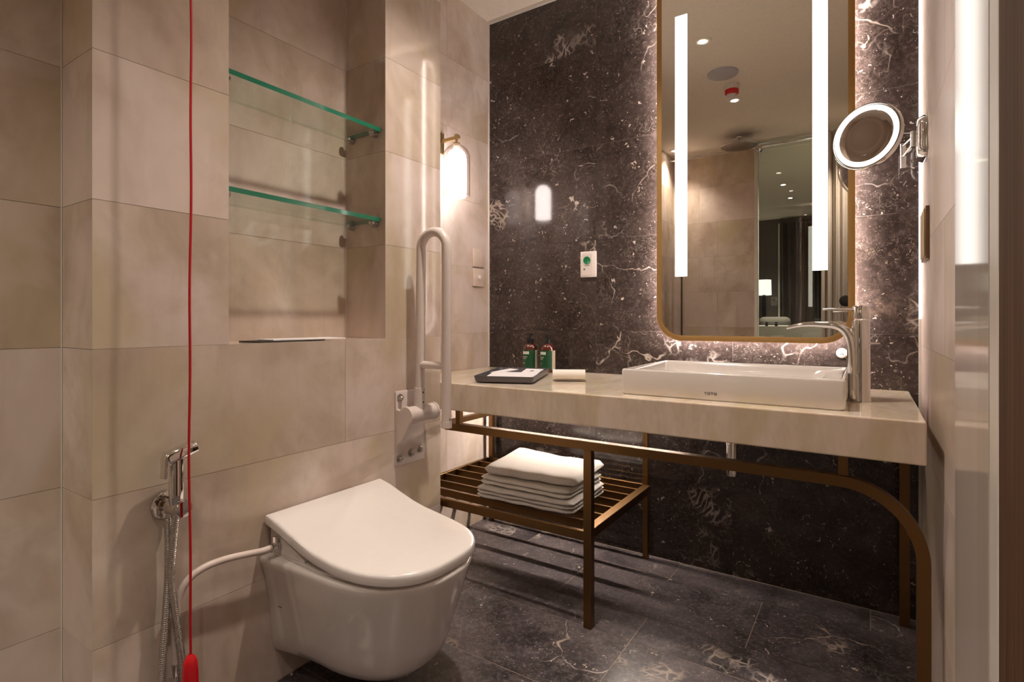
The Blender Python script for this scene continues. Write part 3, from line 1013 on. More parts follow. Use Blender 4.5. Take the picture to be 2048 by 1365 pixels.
# ------------------------------------------------------------------ toilet
def toilet():
    cy = -1.113
    root = empty('wall_hung_toilet', (D, cy, 0.06))
    def dring(hw, L, z, x0=0.0, taper=0.985, pw=2.35, n=24, hb=None):
        """D outline seen from above: flat back at x0, round front at x0+L"""
        pts = []
        s = L * 0.42
        hb = hw * taper if hb is None else hb
        pts.append(Vector((x0, -hb, z)))
        for k in range(1, 4):
            t = k / 4
            pts.append(Vector((x0 + s * t, -(hb + (hw - hb) * sin(t * pi / 2)), z)))
        a = L - s
        for k in range(n + 1):
            th = -pi / 2 + pi * k / n
            c, s_ = cos(th), sin(th)
            pts.append(Vector((x0 + s + a * abs(c) ** (2 / pw), math.copysign(abs(s_) ** (2 / pw), s_) * hw, z)))
        for k in range(3, 0, -1):
            t = k / 4
            pts.append(Vector((x0 + s * t, (hb + (hw - hb) * sin(t * pi / 2)), z)))
        pts.append(Vector((x0, hb, z)))
        return pts
    Z = lambda z: z - 0.06
    bm = bmesh.new()
    prof = [  # z, half width, length, half width at back
        (0.075, 0.118, 0.330, 0.140), (0.078, 0.132, 0.352, 0.154), (0.088, 0.143, 0.375, 0.165), (0.110, 0.153, 0.393, 0.172), (0.15, 0.162, 0.408, 0.176), (0.20, 0.171, 0.423, 0.180),
        (0.25, 0.183, 0.440, 0.186), (0.29, 0.191, 0.454, 0.194), (0.32, 0.1955, 0.463, 0.203), (0.332, 0.1975, 0.467, 0.207), (0.3395, 0.197, 0.467, 0.207), (0.343, 0.194, 0.463, 0.204), (0.344, 0.186, 0.454, 0.198)]
    loft(bm, [dring(hw, L, Z(z), 0.0008, hb=hb) for z, hw, L, hb in prof])
    new_obj('bowl', bm, M['ceramic'], root, 50)
    # small printed mark on the left flank
    bm = bmesh.new()
    box(bm, 0.030, 0.050, -0.1800, -0.1770, Z(0.2145), Z(0.2175))
    new_obj('printed_mark', bm, M['greyink'], root)
    # seat ring
    bm = bmesh.new()
    loft(bm, [dring(0.180, 0.434, Z(0.3443), 0.010), dring(0.182, 0.438, Z(0.3445), 0.010), dring(0.182, 0.438, Z(0.3495), 0.010), dring(0.178, 0.432, Z(0.3505), 0.010)])
    new_obj('seat', bm, M['plastic'], root, 50)
    # bidet unit at the back under the lid
    bm = bmesh.new()
    sec = [(0.006, 0.351), (0.006, 0.414), (0.06, 0.392), (0.12, 0.368), (0.145, 0.356), (0.145, 0.351)]
    loft(bm, [[Vector((x, y, Z(z))) for x, z in sec] for y in (-0.180, 0.180)])
    new_obj('bidet_unit', bm, M['plastic'], root, 40)
    # lid: curved top, follows D outline
    Ltot = 0.462
    def ztop(x):
        u = min(1, max(0, x / Ltot))
        pts = [(0.0, 0.4505), (0.12, 0.4375), (0.24, 0.4180), (0.36, 0.4005), (0.5, 0.3885), (0.7, 0.3805), (1.0, 0.3765)]
        for (a, za), (b, zb) in zip(pts[:-1], pts[1:]):
            if u <= b:
                t = (u - a) / (b - a)
                return za + (zb - za) * t
        return pts[-1][1]
    th = 0.0292
    def shift(ring, lift, inset_z=0.0):
        return [Vector((p.x, p.y, Z(ztop(p.x)) + lift)) for p in ring]
    def lid_ring(ins, lift):
        r = dring(0.1955 - ins, Ltot - 2 * ins, 0, 0.004 + ins, taper=1.0, pw=2.75)
        return shift(r, lift)
    outer = [lid_ring(0.006, -th), lid_ring(0.001, -th + 0.003), lid_ring(0.0, -th + 0.008), lid_ring(0.0, -0.009), lid_ring(0.0015, -0.004), lid_ring(0.005, -0.0012), lid_ring(0.010, 0.0)]
    bm = bmesh.new()
    vr = loft(bm, outer, cap=False)
    # caps as strips across y so the curved top stays smooth
    for r, flip in ((vr[0], True), (vr[-1], False)):
        n = len(r)
        i, j = 0, n - 1
        while j - i > 1:
            if j - i == 2:
                bm.faces.new((r[i], r[i + 1], r[j])); break
            bm.faces.new((r[i], r[i + 1], r[j - 1], r[j]))
            i += 1; j -= 1
    new_obj('lid', bm, M['plastic'], root, 35)
    # hinge side of the water inlet: chrome tee
    bm = bmesh.new()
    cyl(bm, (0.040, -0.170, Z(0.372)), (0.040, -0.2005, Z(0.372)), 0.0085, seg=16)
    cyl(bm, (0.040, -0.190, Z(0.364)), (0.040, -0.190, Z(0.398)), 0.0062, seg=6)
    cyl(bm, (0.040, -0.181, Z(0.372)), (0.040, -0.186, Z(0.372)), 0.0115, seg=6)
    new_obj('inlet_fitting', bm, M['chrome'], root, 40)
    tag(root, 'white wall-hung toilet with closed lid against the cream marble wall', 'toilet')
toilet()

def supply_hose():
    root = empty('toilet_supply_hose', (0.275, -1.32, 0.375))
    o = Vector((0.275, -1.32, 0.375))
    pts = [Vector(p) - o for p in ((0.275, -1.3145, 0.3725), (0.275, -1.340, 0.3735), (0.275, -1.38, 0.380), (0.273, -1.43, 0.386), (0.272, -1.475, 0.385), (0.268, -1.508, 0.370), (0.262, -1.526, 0.335), (0.258, -1.531, 0.28), (0.258, -1.531, 0.19))]
    bm = bmesh.new(); tube(bm, catmull(pts, 8), 0.0080, 12)
    new_obj('hose', bm, M['whitehose'], root, 60)
    bm = bmesh.new()
    cyl(bm, Vector((0.258, -1.531, 0.192)) - o, Vector((0.258, -1.531, 0.165)) - o, 0.009, seg=6)
    cyl(bm, Vector((0.258, -1.531, 0.165)) - o, Vector((0.258, -1.531, 0.135)) - o, 0.0075, seg=16)
    cyl(bm, Vector((0.258, -1.531, 0.145)) - o, Vector((0.236, -1.531, 0.145)) - o, 0.0075, seg=16)
    new_obj('hose_fitting', bm, M['chrome'], root, 40)
    tag(root, 'thin white water hose curving from the toilet to the wall', 'hose')
supply_hose()

# ------------------------------------------------------------------ hand bidet spray
def bidet():
    root = empty('bidet_sprayer', (D + 0.001, -1.541, 0.54))
    o = Vector((D + 0.001, -1.541, 0.54))
    L = lambda *p: Vector(p) - o
    bm = bmesh.new()
    lathe(bm, L(D + 0.001, -1.541, 0.540), (1, 0, 0), [(0, 0.030), (0.003, 0.0305), (0.006, 0.028), (0.0065, 0.013)], 32)
    cyl(bm, L(D + 0.006, -1.541, 0.540), L(D + 0.030, -1.541, 0.540), 0.012)
    new_obj('wall_flange', bm, M['chrome'], root, 40)
    bm = bmesh.new()
    cyl(bm, L(D + 0.022, -1.541, 0.540), L(D + 0.058, -1.536, 0.540), 0.0165, seg=28)
    lathe(bm, L(D + 0.058, -1.536, 0.540), (1, 0.13, 0), [(0, 0.0165), (0.004, 0.0185), (0.010, 0.0185), (0.011, 0.0175)], 28)
    new_obj('holder', bm, M['chrome'], root, 40)
    bm = bmesh.new()
    lathe(bm, L(0.283, -1.541, 0.546), (0, 0, 1), [(0, 0.0115), (0.012, 0.0140), (0.03, 0.0148), (0.10, 0.0148), (0.11, 0.0135)], 24)
    s = rrect(0.031, 0.030, 0.011, 6)
    # square-ish spray head pointing right, slightly upwards
    A, Bp = L(0.283, -1.562, 0.648), L(0.283, -1.503, 0.668)
    tube(bm, [A, A.lerp(Bp, 0.05), A.lerp(Bp, 0.5), A.lerp(Bp, 0.97), Bp], lambda t: 0.92 if t < 0.01 or t > 0.99 else 1.0, section=[(a, b) for b, a in s], up=(0, 0, 1))
    new_obj('hand_spray', bm, M['chrome'], root, 45)
    bm = bmesh.new()
    pts = catmull([L(0.283, -1.560, 0.664), L(0.285, -1.566, 0.650), L(0.287, -1.567, 0.630), L(0.288, -1.569, 0.611)], 5)
    tube(bm, pts, 1.0, section=[(a * 0.011, b * 0.0045) for a, b in rrect(2, 2, 0.9, 4)], up=(1, 0, 0))
    new_obj('trigger', bm, M['chrome'], root, 45)
    # ribbed hose: hangs from the handle, loops below the frame and returns to the flange
    path = catmull([(0.283, -1.541, 0.548), (0.276, -1.541, 0.50), (0.268, -1.5425, 0.44), (0.264, -1.543, 0.38), (0.265, -1.537, 0.32), (0.268, -1.529, 0.25), (0.270, -1.521, 0.17), (0.272, -1.523, 0.10), (0.272, -1.540, 0.068),
                    (0.270, -1.560, 0.085), (0.266, -1.563, 0.15), (0.262, -1.558, 0.23), (0.259, -1.551, 0.31), (0.257, -1.546, 0.38), (0.257, -1.545, 0.45), (0.258, -1.547, 0.518)], 30)
    path = [p - o for p in path]
    # resample evenly for the ribs
    ln = [0.0]
    for a, b in zip(path[:-1], path[1:]):
        ln.append(ln[-1] + (b - a).length)
    step = 0.0011
    N = int(ln[-1] / step)
    out = []
    j = 0
    for k in range(N):
        s_ = k * step
        while ln[j + 1] < s_: j += 1
        out.append(path[j].lerp(path[j + 1], (s_ - ln[j]) / max(1e-9, ln[j + 1] - ln[j])))
    bm = bmesh.new()
    N = len(out)
    tube(bm, out, lambda t: 0.0080 if int(round(t * (N - 1))) % 4 in (0, 1) else 0.0066, 10)
    new_obj('ribbed_hose', bm, M['hose'], root, 70)
    tag(root, 'chrome hand bidet sprayer with ribbed metal hose on the marble wall', 'bidet sprayer')
bidet()

# ------------------------------------------------------------------ red emergency pull cord
def pull_cord():
    x, y = 0.318, -1.5295
    root = empty('emergency_pull_cord', (x, y, 0.1))
    bm = bmesh.new()
    zs = [ZC - 0.02 - i * (ZC - 0.02 - 0.228) / 60 for i in range(61)]
    pts = [(0.0006 * sin(z * 9), 0.0018 * sin(z * 5 + 1) + 0.001 * sin(z * 17), z - 0.1) for z in zs]
    tube(bm, pts, 0.0027, 8)
    new_obj('cord', bm, M['redcord'], root, 60)
    bm = bmesh.new()
    def sec(w, d, z):
        return [Vector((a, b, z - 0.1)) for b, a in rrect(w, d, min(w, d) * 0.45, 6)]
    loft(bm, [sec(0.028, 0.018, 0.136), sec(0.032, 0.021, 0.139), sec(0.033, 0.022, 0.160), sec(0.031, 0.022, 0.195), sec(0.028, 0.020, 0.214), sec(0.020, 0.016, 0.224), sec(0.009, 0.009, 0.231)])
    o = new_obj('pull_handle', bm, M['red'], root, 50)
    bm = bmesh.new()
    lathe(bm, (0, 0, ZC - 0.1 - 0.0005), (0, 0, -1), [(0, 0.035), (0.015, 0.035), (0.02, 0.028), (0.021, 0.004)], 28)
    new_obj('ceiling_rose', bm, M['panel'], root, 40)
    tag(root, 'thin red emergency pull cord with red plastic handle hanging by the marble wall', 'pull cord')
pull_cord()

# ------------------------------------------------------------------ grab bar (folded up)
def grab_bar():
    Y = -0.790
    o = Vector((D, Y, 0.6))
    root = empty('fold_up_grab_bar', o)
    L = lambda *p: Vector(p) - o
    bm = bmesh.new()
    box(bm, 0.0008, 0.006, -0.850 - Y, -0.714 - Y, 0.466 - 0.6, 0.712 - 0.6, 0.002, 2)
    new_obj('wall_plate', bm, M['enamel'], root, 40)
    def bolt(y, z, r=0.0085, mat='steel', cap=False):
        bm = bmesh.new()
        b = L(D + 0.006, y, z)
        lathe(bm, b, (1, 0, 0), [(0, r * 1.5), (0.0015, r * 1.5), (0.0018, r)], 20)
        cyl(bm, b + Vector((0.001, 0, 0)), b + Vector((0.010, 0, 0)), r, r, 6)
        cyl(bm, b + Vector((0.010, 0, 0)), b + Vector((0.014, 0, 0)), r * 0.7, r * 0.4, 12)
        new_obj('bolt', bm, M[mat], root, 40)
    bolt(-0.833, 0.690); bolt(-0.740, 0.690)
    bolt(-0.836, 0.491); bolt(-0.780, 0.499, 0.0095); bolt(-0.735, 0.502)
    # hinge body: teardrop cheeks and a horizontal drum
    def cheek(ya, yb):
        bm = bmesh.new()
        prof = []
        cx, cz, r = 0.048, 0.636 - 0.6, 0.030
        for k in range(15):
            a = radians(150) - radians(215) * k / 14
            prof.append((cx + r * cos(a), cz + r * sin(a)))
        prof += [(0.030, 0.555 - 0.6), (0.0062, 0.535 - 0.6), (0.0062, 0.655 - 0.6)]
        loft(bm, [[Vector((x, ya - Y, z)) for x, z in prof], [Vector((x, yb - Y, z)) for x, z in prof]])
        o_ = new_obj('hinge_cheek', bm, M['enamel'], root, 35)
        m = o_.modifiers.new('bevel', 'BEVEL'); m.width = 0.0025; m.segments = 2; m.limit_method = 'ANGLE'
    cheek(-0.850, -0.838)
    bm = bmesh.new()
    cyl(bm, L(D + 0.048, -0.8385, 0.636), L(D + 0.048, -0.722, 0.636), 0.0275, seg=32)
    box(bm, 0.006, 0.040, -0.80 - Y, -0.76 - Y, 0.600 - 0.6, 0.640 - 0.6, 0.004, 2)
    new_obj('hinge_drum', bm, M['enamel'], root, 40)
    bm = bmesh.new()
    lathe(bm, L(D + 0.048, -0.7215, 0.636), (0, 1, 0), [(0, 0.0295), (0.007, 0.0295), (0.010, 0.026), (0.011, 0.0)], 32)
    new_obj('end_cap', bm, M['enamel'], root, 40)
    # socket and loop
    xa, xb, ztop, R = 0.2935, 0.4045, 1.2475, 0.0155
    r = (xb - xa) / 2
    bm = bmesh.new()
    cyl(bm, L(xa - 0.006, Y, 0.640), L(xa - 0.004, Y, 0.722), 0.0185, seg=28)
    new_obj('socket', bm, M['enamel'], root, 40)
    bm = bmesh.new()
    pts = [L(xa - 0.004, Y, 0.715), L(xa - 0.002, Y, 0.80), L(xa, Y, 1.0), L(xa + 0.002, Y, ztop - R - r - 0.01)]
    for k in range(1, 20):
        a = pi - pi * k / 20
        pts.append(L(xa + r + r * cos(a), Y, ztop - R - r + r * sin(a)))
    pts += [L(xb, Y, 1.13), L(xb, Y, 0.9), L(xb, Y, 0.603)]
    tube(bm, pts, R, 24)
    new_obj('handle_loop', bm, M['enamel'], root, 50)
    bm = bmesh.new()
    cyl(bm, L(xb, Y, 0.602), L(xb, Y, 0.622), 0.0172, seg=28)
    new_obj('tube_cap', bm, M['enamel'], root, 40)
    bm = bmesh.new()
    tube(bm, [L(xa, Y, 0.799), L(xb, Y, 0.799)], 0.0125, 20)
    new_obj('cross_bar', bm, M['enamel'], root, 50)
    for x_, z_, r_ in ((xa - 0.005, 0.708, 0.003), (xa - 0.005, 0.676, 0.0026), (xb - 0.0015, 0.630, 0.0022)):
        bm = bmesh.new()
        cyl(bm, L(x_ + 0.010, Y, z_), L(x_ + 0.0195, Y - 0.003, z_), r_, seg=8)
        new_obj('set_screw', bm, M['gap'], root)
    tag(root, 'white tubular grab bar folded up on the marble wall beside the toilet', 'grab bar')
grab_bar()

# ------------------------------------------------------------------ glass shelves in the niche
def glass_shelf(z, label):
    x0, x1, y0, y1 = 0.050, 0.214, YN1 + 0.003, YN2 - 0.003
    root = empty('glass_shelf', (x0, (y0 + y1) / 2, z))
    o = Vector((x0, (y0 + y1) / 2, z))
    bm = bmesh.new()
    fs = box(bm, x0 - o.x, x1 - o.x, y0 - o.y, y1 - o.y, -0.013, 0.0)
    for f in bm.faces:
        f.normal_update()
        f.material_index = 0 if abs(f.normal.z) > 0.5 else 1
    # pale back edge
    for f in bm.faces:
        if f.normal.x < -0.5: f.material_index = 0
    new_obj('pane', bm, [M['glassface'], M['glassedge']], root)
    for yy, s in ((y0, 1), (y1, -1)):
        for xx in (x0 + 0.028, x1 - 0.022):
            bm = bmesh.new()
            c = Vector((xx, yy - s * 0.003, z - 0.0215)) - o
            lathe(bm, c, (0, s, 0), [(0, 0.008), (0.012, 0.008), (0.022, 0.0065)], 20)
            cyl(bm, c + Vector((0, s * 0.017, 0.0)), c + Vector((0, s * 0.017, 0.0083)), 0.0105, 0.0105, 20)
            new_obj('shelf_clip', bm, M['steel'], root, 40)
    tag(root, label, 'shelf', 'glass shelves in the marble niche')
glass_shelf(1.566, 'upper clear glass shelf with green edge in the marble niche')
glass_shelf(1.276, 'lower clear glass shelf with green edge in the marble niche')

# papers lying on the niche sill
bm = bmesh.new(); box(bm, -0.045, 0.045, -0.105, 0.105, 0, 0.003)
o = new_obj('folder', bm, M['gap']); o.location = (0.165, -1.205, ZS + 0.0005); o.rotation_euler = (0, 0, 0.06)
tag(o, 'thin dark booklet lying on the niche sill', 'booklet')
bm = bmesh.new(); box(bm, -0.045, 0.045, -0.115, 0.115, 0, 0.0028)
o = new_obj('paper_sheets', bm, M['paper']); o.location = (0.165, -1.145, ZS + 0.0038); o.rotation_euler = (0, 0, -0.05)
tag(o, 'flat white paper leaflet lying over the dark booklet on the niche sill', 'leaflet')

# ------------------------------------------------------------------ sconce
def sconce():
    c = Vector((0.095, -0.360, 1.685))
    root = empty('wall_sconce', (0.0, c.y, 1.70))
    o = Vector((0.0, c.y, 1.70))
    L = lambda *p: Vector(p) - o
    bm = bmesh.new(); box(bm, 0.0006, 0.010, -0.022, 0.022, -0.045, 0.045, 0.001, 1)
    new_obj('backplate', bm, M['oldbrass'], root, 40)
    bm = bmesh.new()
    box(bm, 0.010, 0.112, -0.005, 0.005, -0.002, 0.013, 0.001, 1)
    box(bm, 0.087, 0.103, -0.007, 0.007, 0.013, 0.020, 0.001, 1)
    cyl(bm, L(c.x, c.y, 1.705), L(c.x, c.y, 1.680), 0.0055, seg=16)
    lathe(bm, L(c.x, c.y, 1.684), (0, 0, -1), [(0, 0.006), (0.001, 0.016), (0.006, 0.018), (0.0065, 0.016)], 24)
    new_obj('arm', bm, M['oldbrass'], root, 40)
    bm = bmesh.new()
    cyl(bm, L(c.x, c.y, 1.6775), L(c.x, c.y, 1.652), 0.0145, seg=24)
    new_obj('lamp_holder', bm, M['switchplate'], root, 40)
    def dome(R, zt, zb, th, n=14):
        outer = [(0.010, 0.0)] + [(R * sin(pi / 2 * k / n), R * (1 - cos(pi / 2 * k / n))) for k in range(2, n + 1)] + [(R, zt - zb)]
        inner = [(r - th if r > 0.011 else 0.010, t + (th if t < R * 0.9 else 0)) for r, t in outer][::-1]
        inner[0] = (R - th, zt - zb)
        return outer + inner
    bm = bmesh.new()
    pr = dome(0.0565, 1.679, 1.462, 0.002)
    lathe(bm, L(c.x, c.y, 1.679), (0, 0, -1), [(t, r) for r, t in pr], 40, cap=False)
    new_obj('glass_dome', bm, M['dome'], root, 50)
    bm = bmesh.new()
    R = 0.041
    pr = [(0.008 * 0, 0.006)] + [(R * (1 - cos(pi / 2 * k / 10)), max(0.006, R * sin(pi / 2 * k / 10))) for k in range(1, 11)] + [(0.178, R), (0.180, R - 0.003)]
    lathe(bm, L(c.x, c.y, 1.658), (0, 0, -1), pr, 36)
    new_obj('opal_shade', bm, M['opal'], root, 50)
    tag(root, 'brass wall sconce with glowing opal lamp inside a clear glass dome', 'wall lamp')
sconce()

# ------------------------------------------------------------------ switches and panels
def plates():
    # blank plate above, switch with round button below, on the sconce wall
    r = empty('wall_switch', (0.0, -0.088, 1.145))
    bm = bmesh.new(); box(bm, 0.0006, 0.007, -0.042, 0.042, -0.042, 0.042, 0.002, 2); new_obj('cover_plate', bm, M['switchplate'], r, 40)
    bm = bmesh.new(); lathe(bm, (0.007, 0.004, 0.0), (1, 0, 0), [(0, 0.011), (0.004, 0.011), (0.006, 0.008)], 20); new_obj('round_button', bm, M['panel'], r, 40)
    tag(r, 'lower cream wall plate with a round button right of the sconce', 'switch')
    r = empty('blank_plate', (0.0, -0.088, 1.235))
    bm = bmesh.new(); box(bm, 0.0006, 0.010, -0.042, 0.042, -0.042, 0.042, 0.002, 2); new_obj('cover_plate', bm, M['switchplate'], r, 40)
    tag(r, 'upper cream wall plate without a button right of the sconce', 'wall plate')
    # emergency call button on the dark wall
    r = empty('emergency_call_panel', (0.531, 0.0, 1.184))
    bm = bmesh.new(); box(bm, -0.036, 0.036, -0.014, -0.0006, -0.055, 0.055, 0.003, 2); new_obj('casing', bm, M['panel'], r, 40)
    bm = bmesh.new(); box(bm, -0.029, 0.021, -0.0152, -0.0138, -0.047, 0.047, 0.0005, 1); new_obj('face_plate', bm, M['panel'], r, 40)
    bm = bmesh.new(); lathe(bm, (-0.004, -0.0152, 0.016), (0, -1, 0), [(0, 0.0165), (0.003, 0.0165), (0.0012, 0.014)], 28); new_obj('green_button', bm, M['greenbtn'], r, 40)
    bm = bmesh.new()
    for k in range(4):
        box(bm, -0.0155 + k * 0.0062, -0.0105 + k * 0.0062, -0.0156, -0.0151, -0.0078, -0.0048)
    box(bm, -0.020, -0.012, -0.0156, -0.0151, -0.025, -0.017)
    new_obj('printed_marks', bm, M['greyink'], r)
    tag(r, 'white emergency call panel with round green button on the dark marble wall', 'call button')
    # bronze switch plate on the right wall
    r = empty('bronze_switch', (XR, -0.205, 1.185))
    bm = bmesh.new(); box(bm, -0.009, -0.0006, -0.070, 0.070, -0.072, 0.072, 0.001, 1); new_obj('cover_plate', bm, M['darkbronze'], r, 40)
    bm = bmesh.new(); box(bm, -0.0115, -0.0091, -0.062, 0.062, -0.064, 0.064, 0.0005, 1); new_obj('rocker', bm, M['oldbrass'], r, 40)
    tag(r, 'dark bronze switch plate on the right marble wall beside the mirror', 'switch')
    # round white stopper plate behind the basin
    r = empty('round_wall_plug', (1.455, 0.0, 0.835))
    bm = bmesh.new(); lathe(bm, (0, -0.0006, 0), (0, -1, 0), [(0, 0.0165), (0.004, 0.0165), (0.006, 0.014)], 28); new_obj('cover', bm, M['cloth'], r, 40)
    bm = bmesh.new()
    box(bm, -0.005, -0.001, -0.0072, -0.0064, -0.006, 0.000); box(bm, 0.001, 0.005, -0.0072, -0.0064, -0.006, 0.000); box(bm, -0.002, 0.002, -0.0072, -0.0064, 0.001, 0.005)
    new_obj('printed_mark', bm, M['greyink'], r)
    tag(r, 'small round white wall plug with dark mark behind the basin', 'wall plug')
plates()

# ------------------------------------------------------------------ magnifying mirror
def magnifier():
    c = Vector((1.522, -0.275, 1.470))
    root = empty('magnifying_mirror', (XR, -0.165, 1.467))
    o = Vector((XR, -0.165, 1.467))
    L = lambda *p: Vector(p) - o
    n = Vector((-0.45, -0.86, 0.07)).normalized()
    R = 0.094
    cc = c - o
    bm = bmesh.new()
    lathe(bm, cc, n, [(-0.024, 0.030), (-0.022, R * 0.75), (-0.016, R * 0.97), (-0.010, R), (0.0, R), (0.003, R - 0.0015), (0.003, R - 0.004), (0.0005, R - 0.005)], 64)
    new_obj('housing', bm, M['chrome'], root, 40)
    bm = bmesh.new()
    lathe(bm, cc + n * 0.0012, n, [(0, R - 0.0075), (0.0006, R - 0.0075), (0.0006, R - 0.0205), (0, R - 0.0205)], 64, cap=False)
    new_obj('light_ring', bm, M['ring'], root)
    bm = bmesh.new()
    rings = [(0.0012 + 0.0, R - 0.0207), (0.0014, R - 0.0215), (0.0006, R * 0.5), (0.0002, R * 0.25), (0.0, 0.0)]
    lathe(bm, cc, n, rings, 64, cap=False)
    new_obj('magnifying_glass', bm, M['mirror2'], root, 60)
    # wall plate
    bm = bmesh.new()
    s = rrect(0.125, 0.105, 0.030, 8)
    rg = lambda x, k: [Vector((x, b * k, a * k)) for a, b in s]
    loft(bm, [rg(-0.0006, 1.0), rg(-0.006, 1.0), rg(-0.020, 0.90), rg(-0.024, 0.80)])
    new_obj('wall_plate', bm, M['chrome'], root, 35)
    bm = bmesh.new()
    cyl(bm, L(1.640, -0.150, 1.497), L(1.640, -0.150, 1.452), 0.009, seg=20)
    new_obj('pivot', bm, M['chrome'], root, 40)
    bm = bmesh.new()
    cyl(bm, L(1.617, -0.075, 1.485), L(1.617, -0.075, 1.410), 0.0075, seg=20)
    new_obj('pivot', bm, M['chrome'], root, 40)
    bm = bmesh.new()
    tube(bm, [L(1.640, -0.150, 1.463), L(1.617, -0.075, 1.445)], 0.0042, 10)
    tube(bm, [L(1.617, -0.075, 1.478), L(1.640, -0.150, 1.484)], 0.0042, 10)
    tube(bm, [L(1.636, -0.155, 1.492), L(1.590, -0.215, 1.482), c - o - n * 0.022], 0.0012, 10)
    new_obj('arm', bm, M['chrome'], root, 40)
    tag(root, 'round lit magnifying mirror on a chrome arm fixed to the right wall', 'mirror')
magnifier()

# ------------------------------------------------------------------ ceiling fittings
def downlight(x, y, label, power=P_DOWN, group='recessed downlights over the bathroom', cone=120):
    root = empty('ceiling_downlight', (x, y, ZC))
    bm = bmesh.new()
    lathe(bm, (0, 0, -0.0006), (0, 0, -1), [(0, 0.045), (0.003, 0.044), (0.004, 0.030), (0.0015, 0.026)], 32)
    new_obj('trim_ring', bm, M['ceiling'], root, 40)
    bm = bmesh.new()
    lathe(bm, (0, 0, -0.0030), (0, 0, -1), [(0, 0.020), (0.001, 0.020)], 24)
    new_obj('lens', bm, M['lampglow'], root, 40)
    ld = bpy.data.lights.new('downlight_lamp', 'SPOT')
    ld.energy = power
    ld.color = (1.0, 0.86, 0.74)
    ld.spot_size = radians(cone)
    ld.spot_blend = 0.9
    ld.shadow_soft_size = 0.03
    lo = bpy.data.objects.new('lamp', ld)
    COL.objects.link(lo); lo.parent = root; lo.location = (0, 0, -0.012)
    tag(root, label, 'ceiling light', group)
downlight(0.817, -0.878, 'recessed downlight in the ceiling nearest the vanity mirror')
downlight(0.801, -1.759, 'recessed downlight in the ceiling beyond the red and white alarm', 26, cone=85)
downlight(0.16, -2.60, 'recessed downlight close to the rear tile wall of the shower', 34, cone=110)
downlight(1.46, -2.42, 'added downlight beside the pale curtain, out of view, that brightens the rear of the room', 60, cone=90)  # added lamp outside the mirror view, fills the rear room
downlight(0.778, -4.372, 'nearer of two small bedroom downlights seen through the glass', 150, 'recessed downlights over the bedroom')
downlight(0.767, -5.105, 'farther of two small bedroom downlights seen through the glass', 150, 'recessed downlights over the bedroom')
downlight(1.50, -2.94, 'added downlight hidden behind the pale curtain that brightens the bathtub', 170, cone=140)  # added lamp, unseen behind the curtain, brightens the side of the tub
bm = bmesh.new(); lathe(bm, (0, 0, -0.0006), (0, 0, -1), [(0, 0.085), (0.006, 0.085), (0.010, 0.078), (0.010, 0.0)], 40)
o = new_obj('ceiling_speaker', bm, M['bluegrey'], None, 40); o.location = (0.822, -1.314, ZC)
tag(o, 'round grey white cover plate on the ceiling beside the red alarm', 'ceiling cover')
r = empty('ceiling_alarm', (0.835, -1.50, ZC))
bm = bmesh.new(); lathe(bm, (0, 0, -0.0006), (0, 0, -1), [(0, 0.042), (0.030, 0.042), (0.034, 0.038)], 32); new_obj('base', bm, M['panel'], r, 40)
bm = bmesh.new(); lathe(bm, (0, 0, -0.035), (0, 0, -1), [(0, 0.040), (0.022, 0.040), (0.028, 0.034)], 32); new_obj('red_lens', bm, M['red'], r, 40)
bm = bmesh.new(); lathe(bm, (0, 0, -0.0635), (0, 0, -1), [(0, 0.030), (0.02, 0.030), (0.028, 0.012)], 32); new_obj('sensor', bm, M['panel'], r, 40)
tag(r, 'red and white cylindrical alarm fixed to the bathroom ceiling', 'alarm')

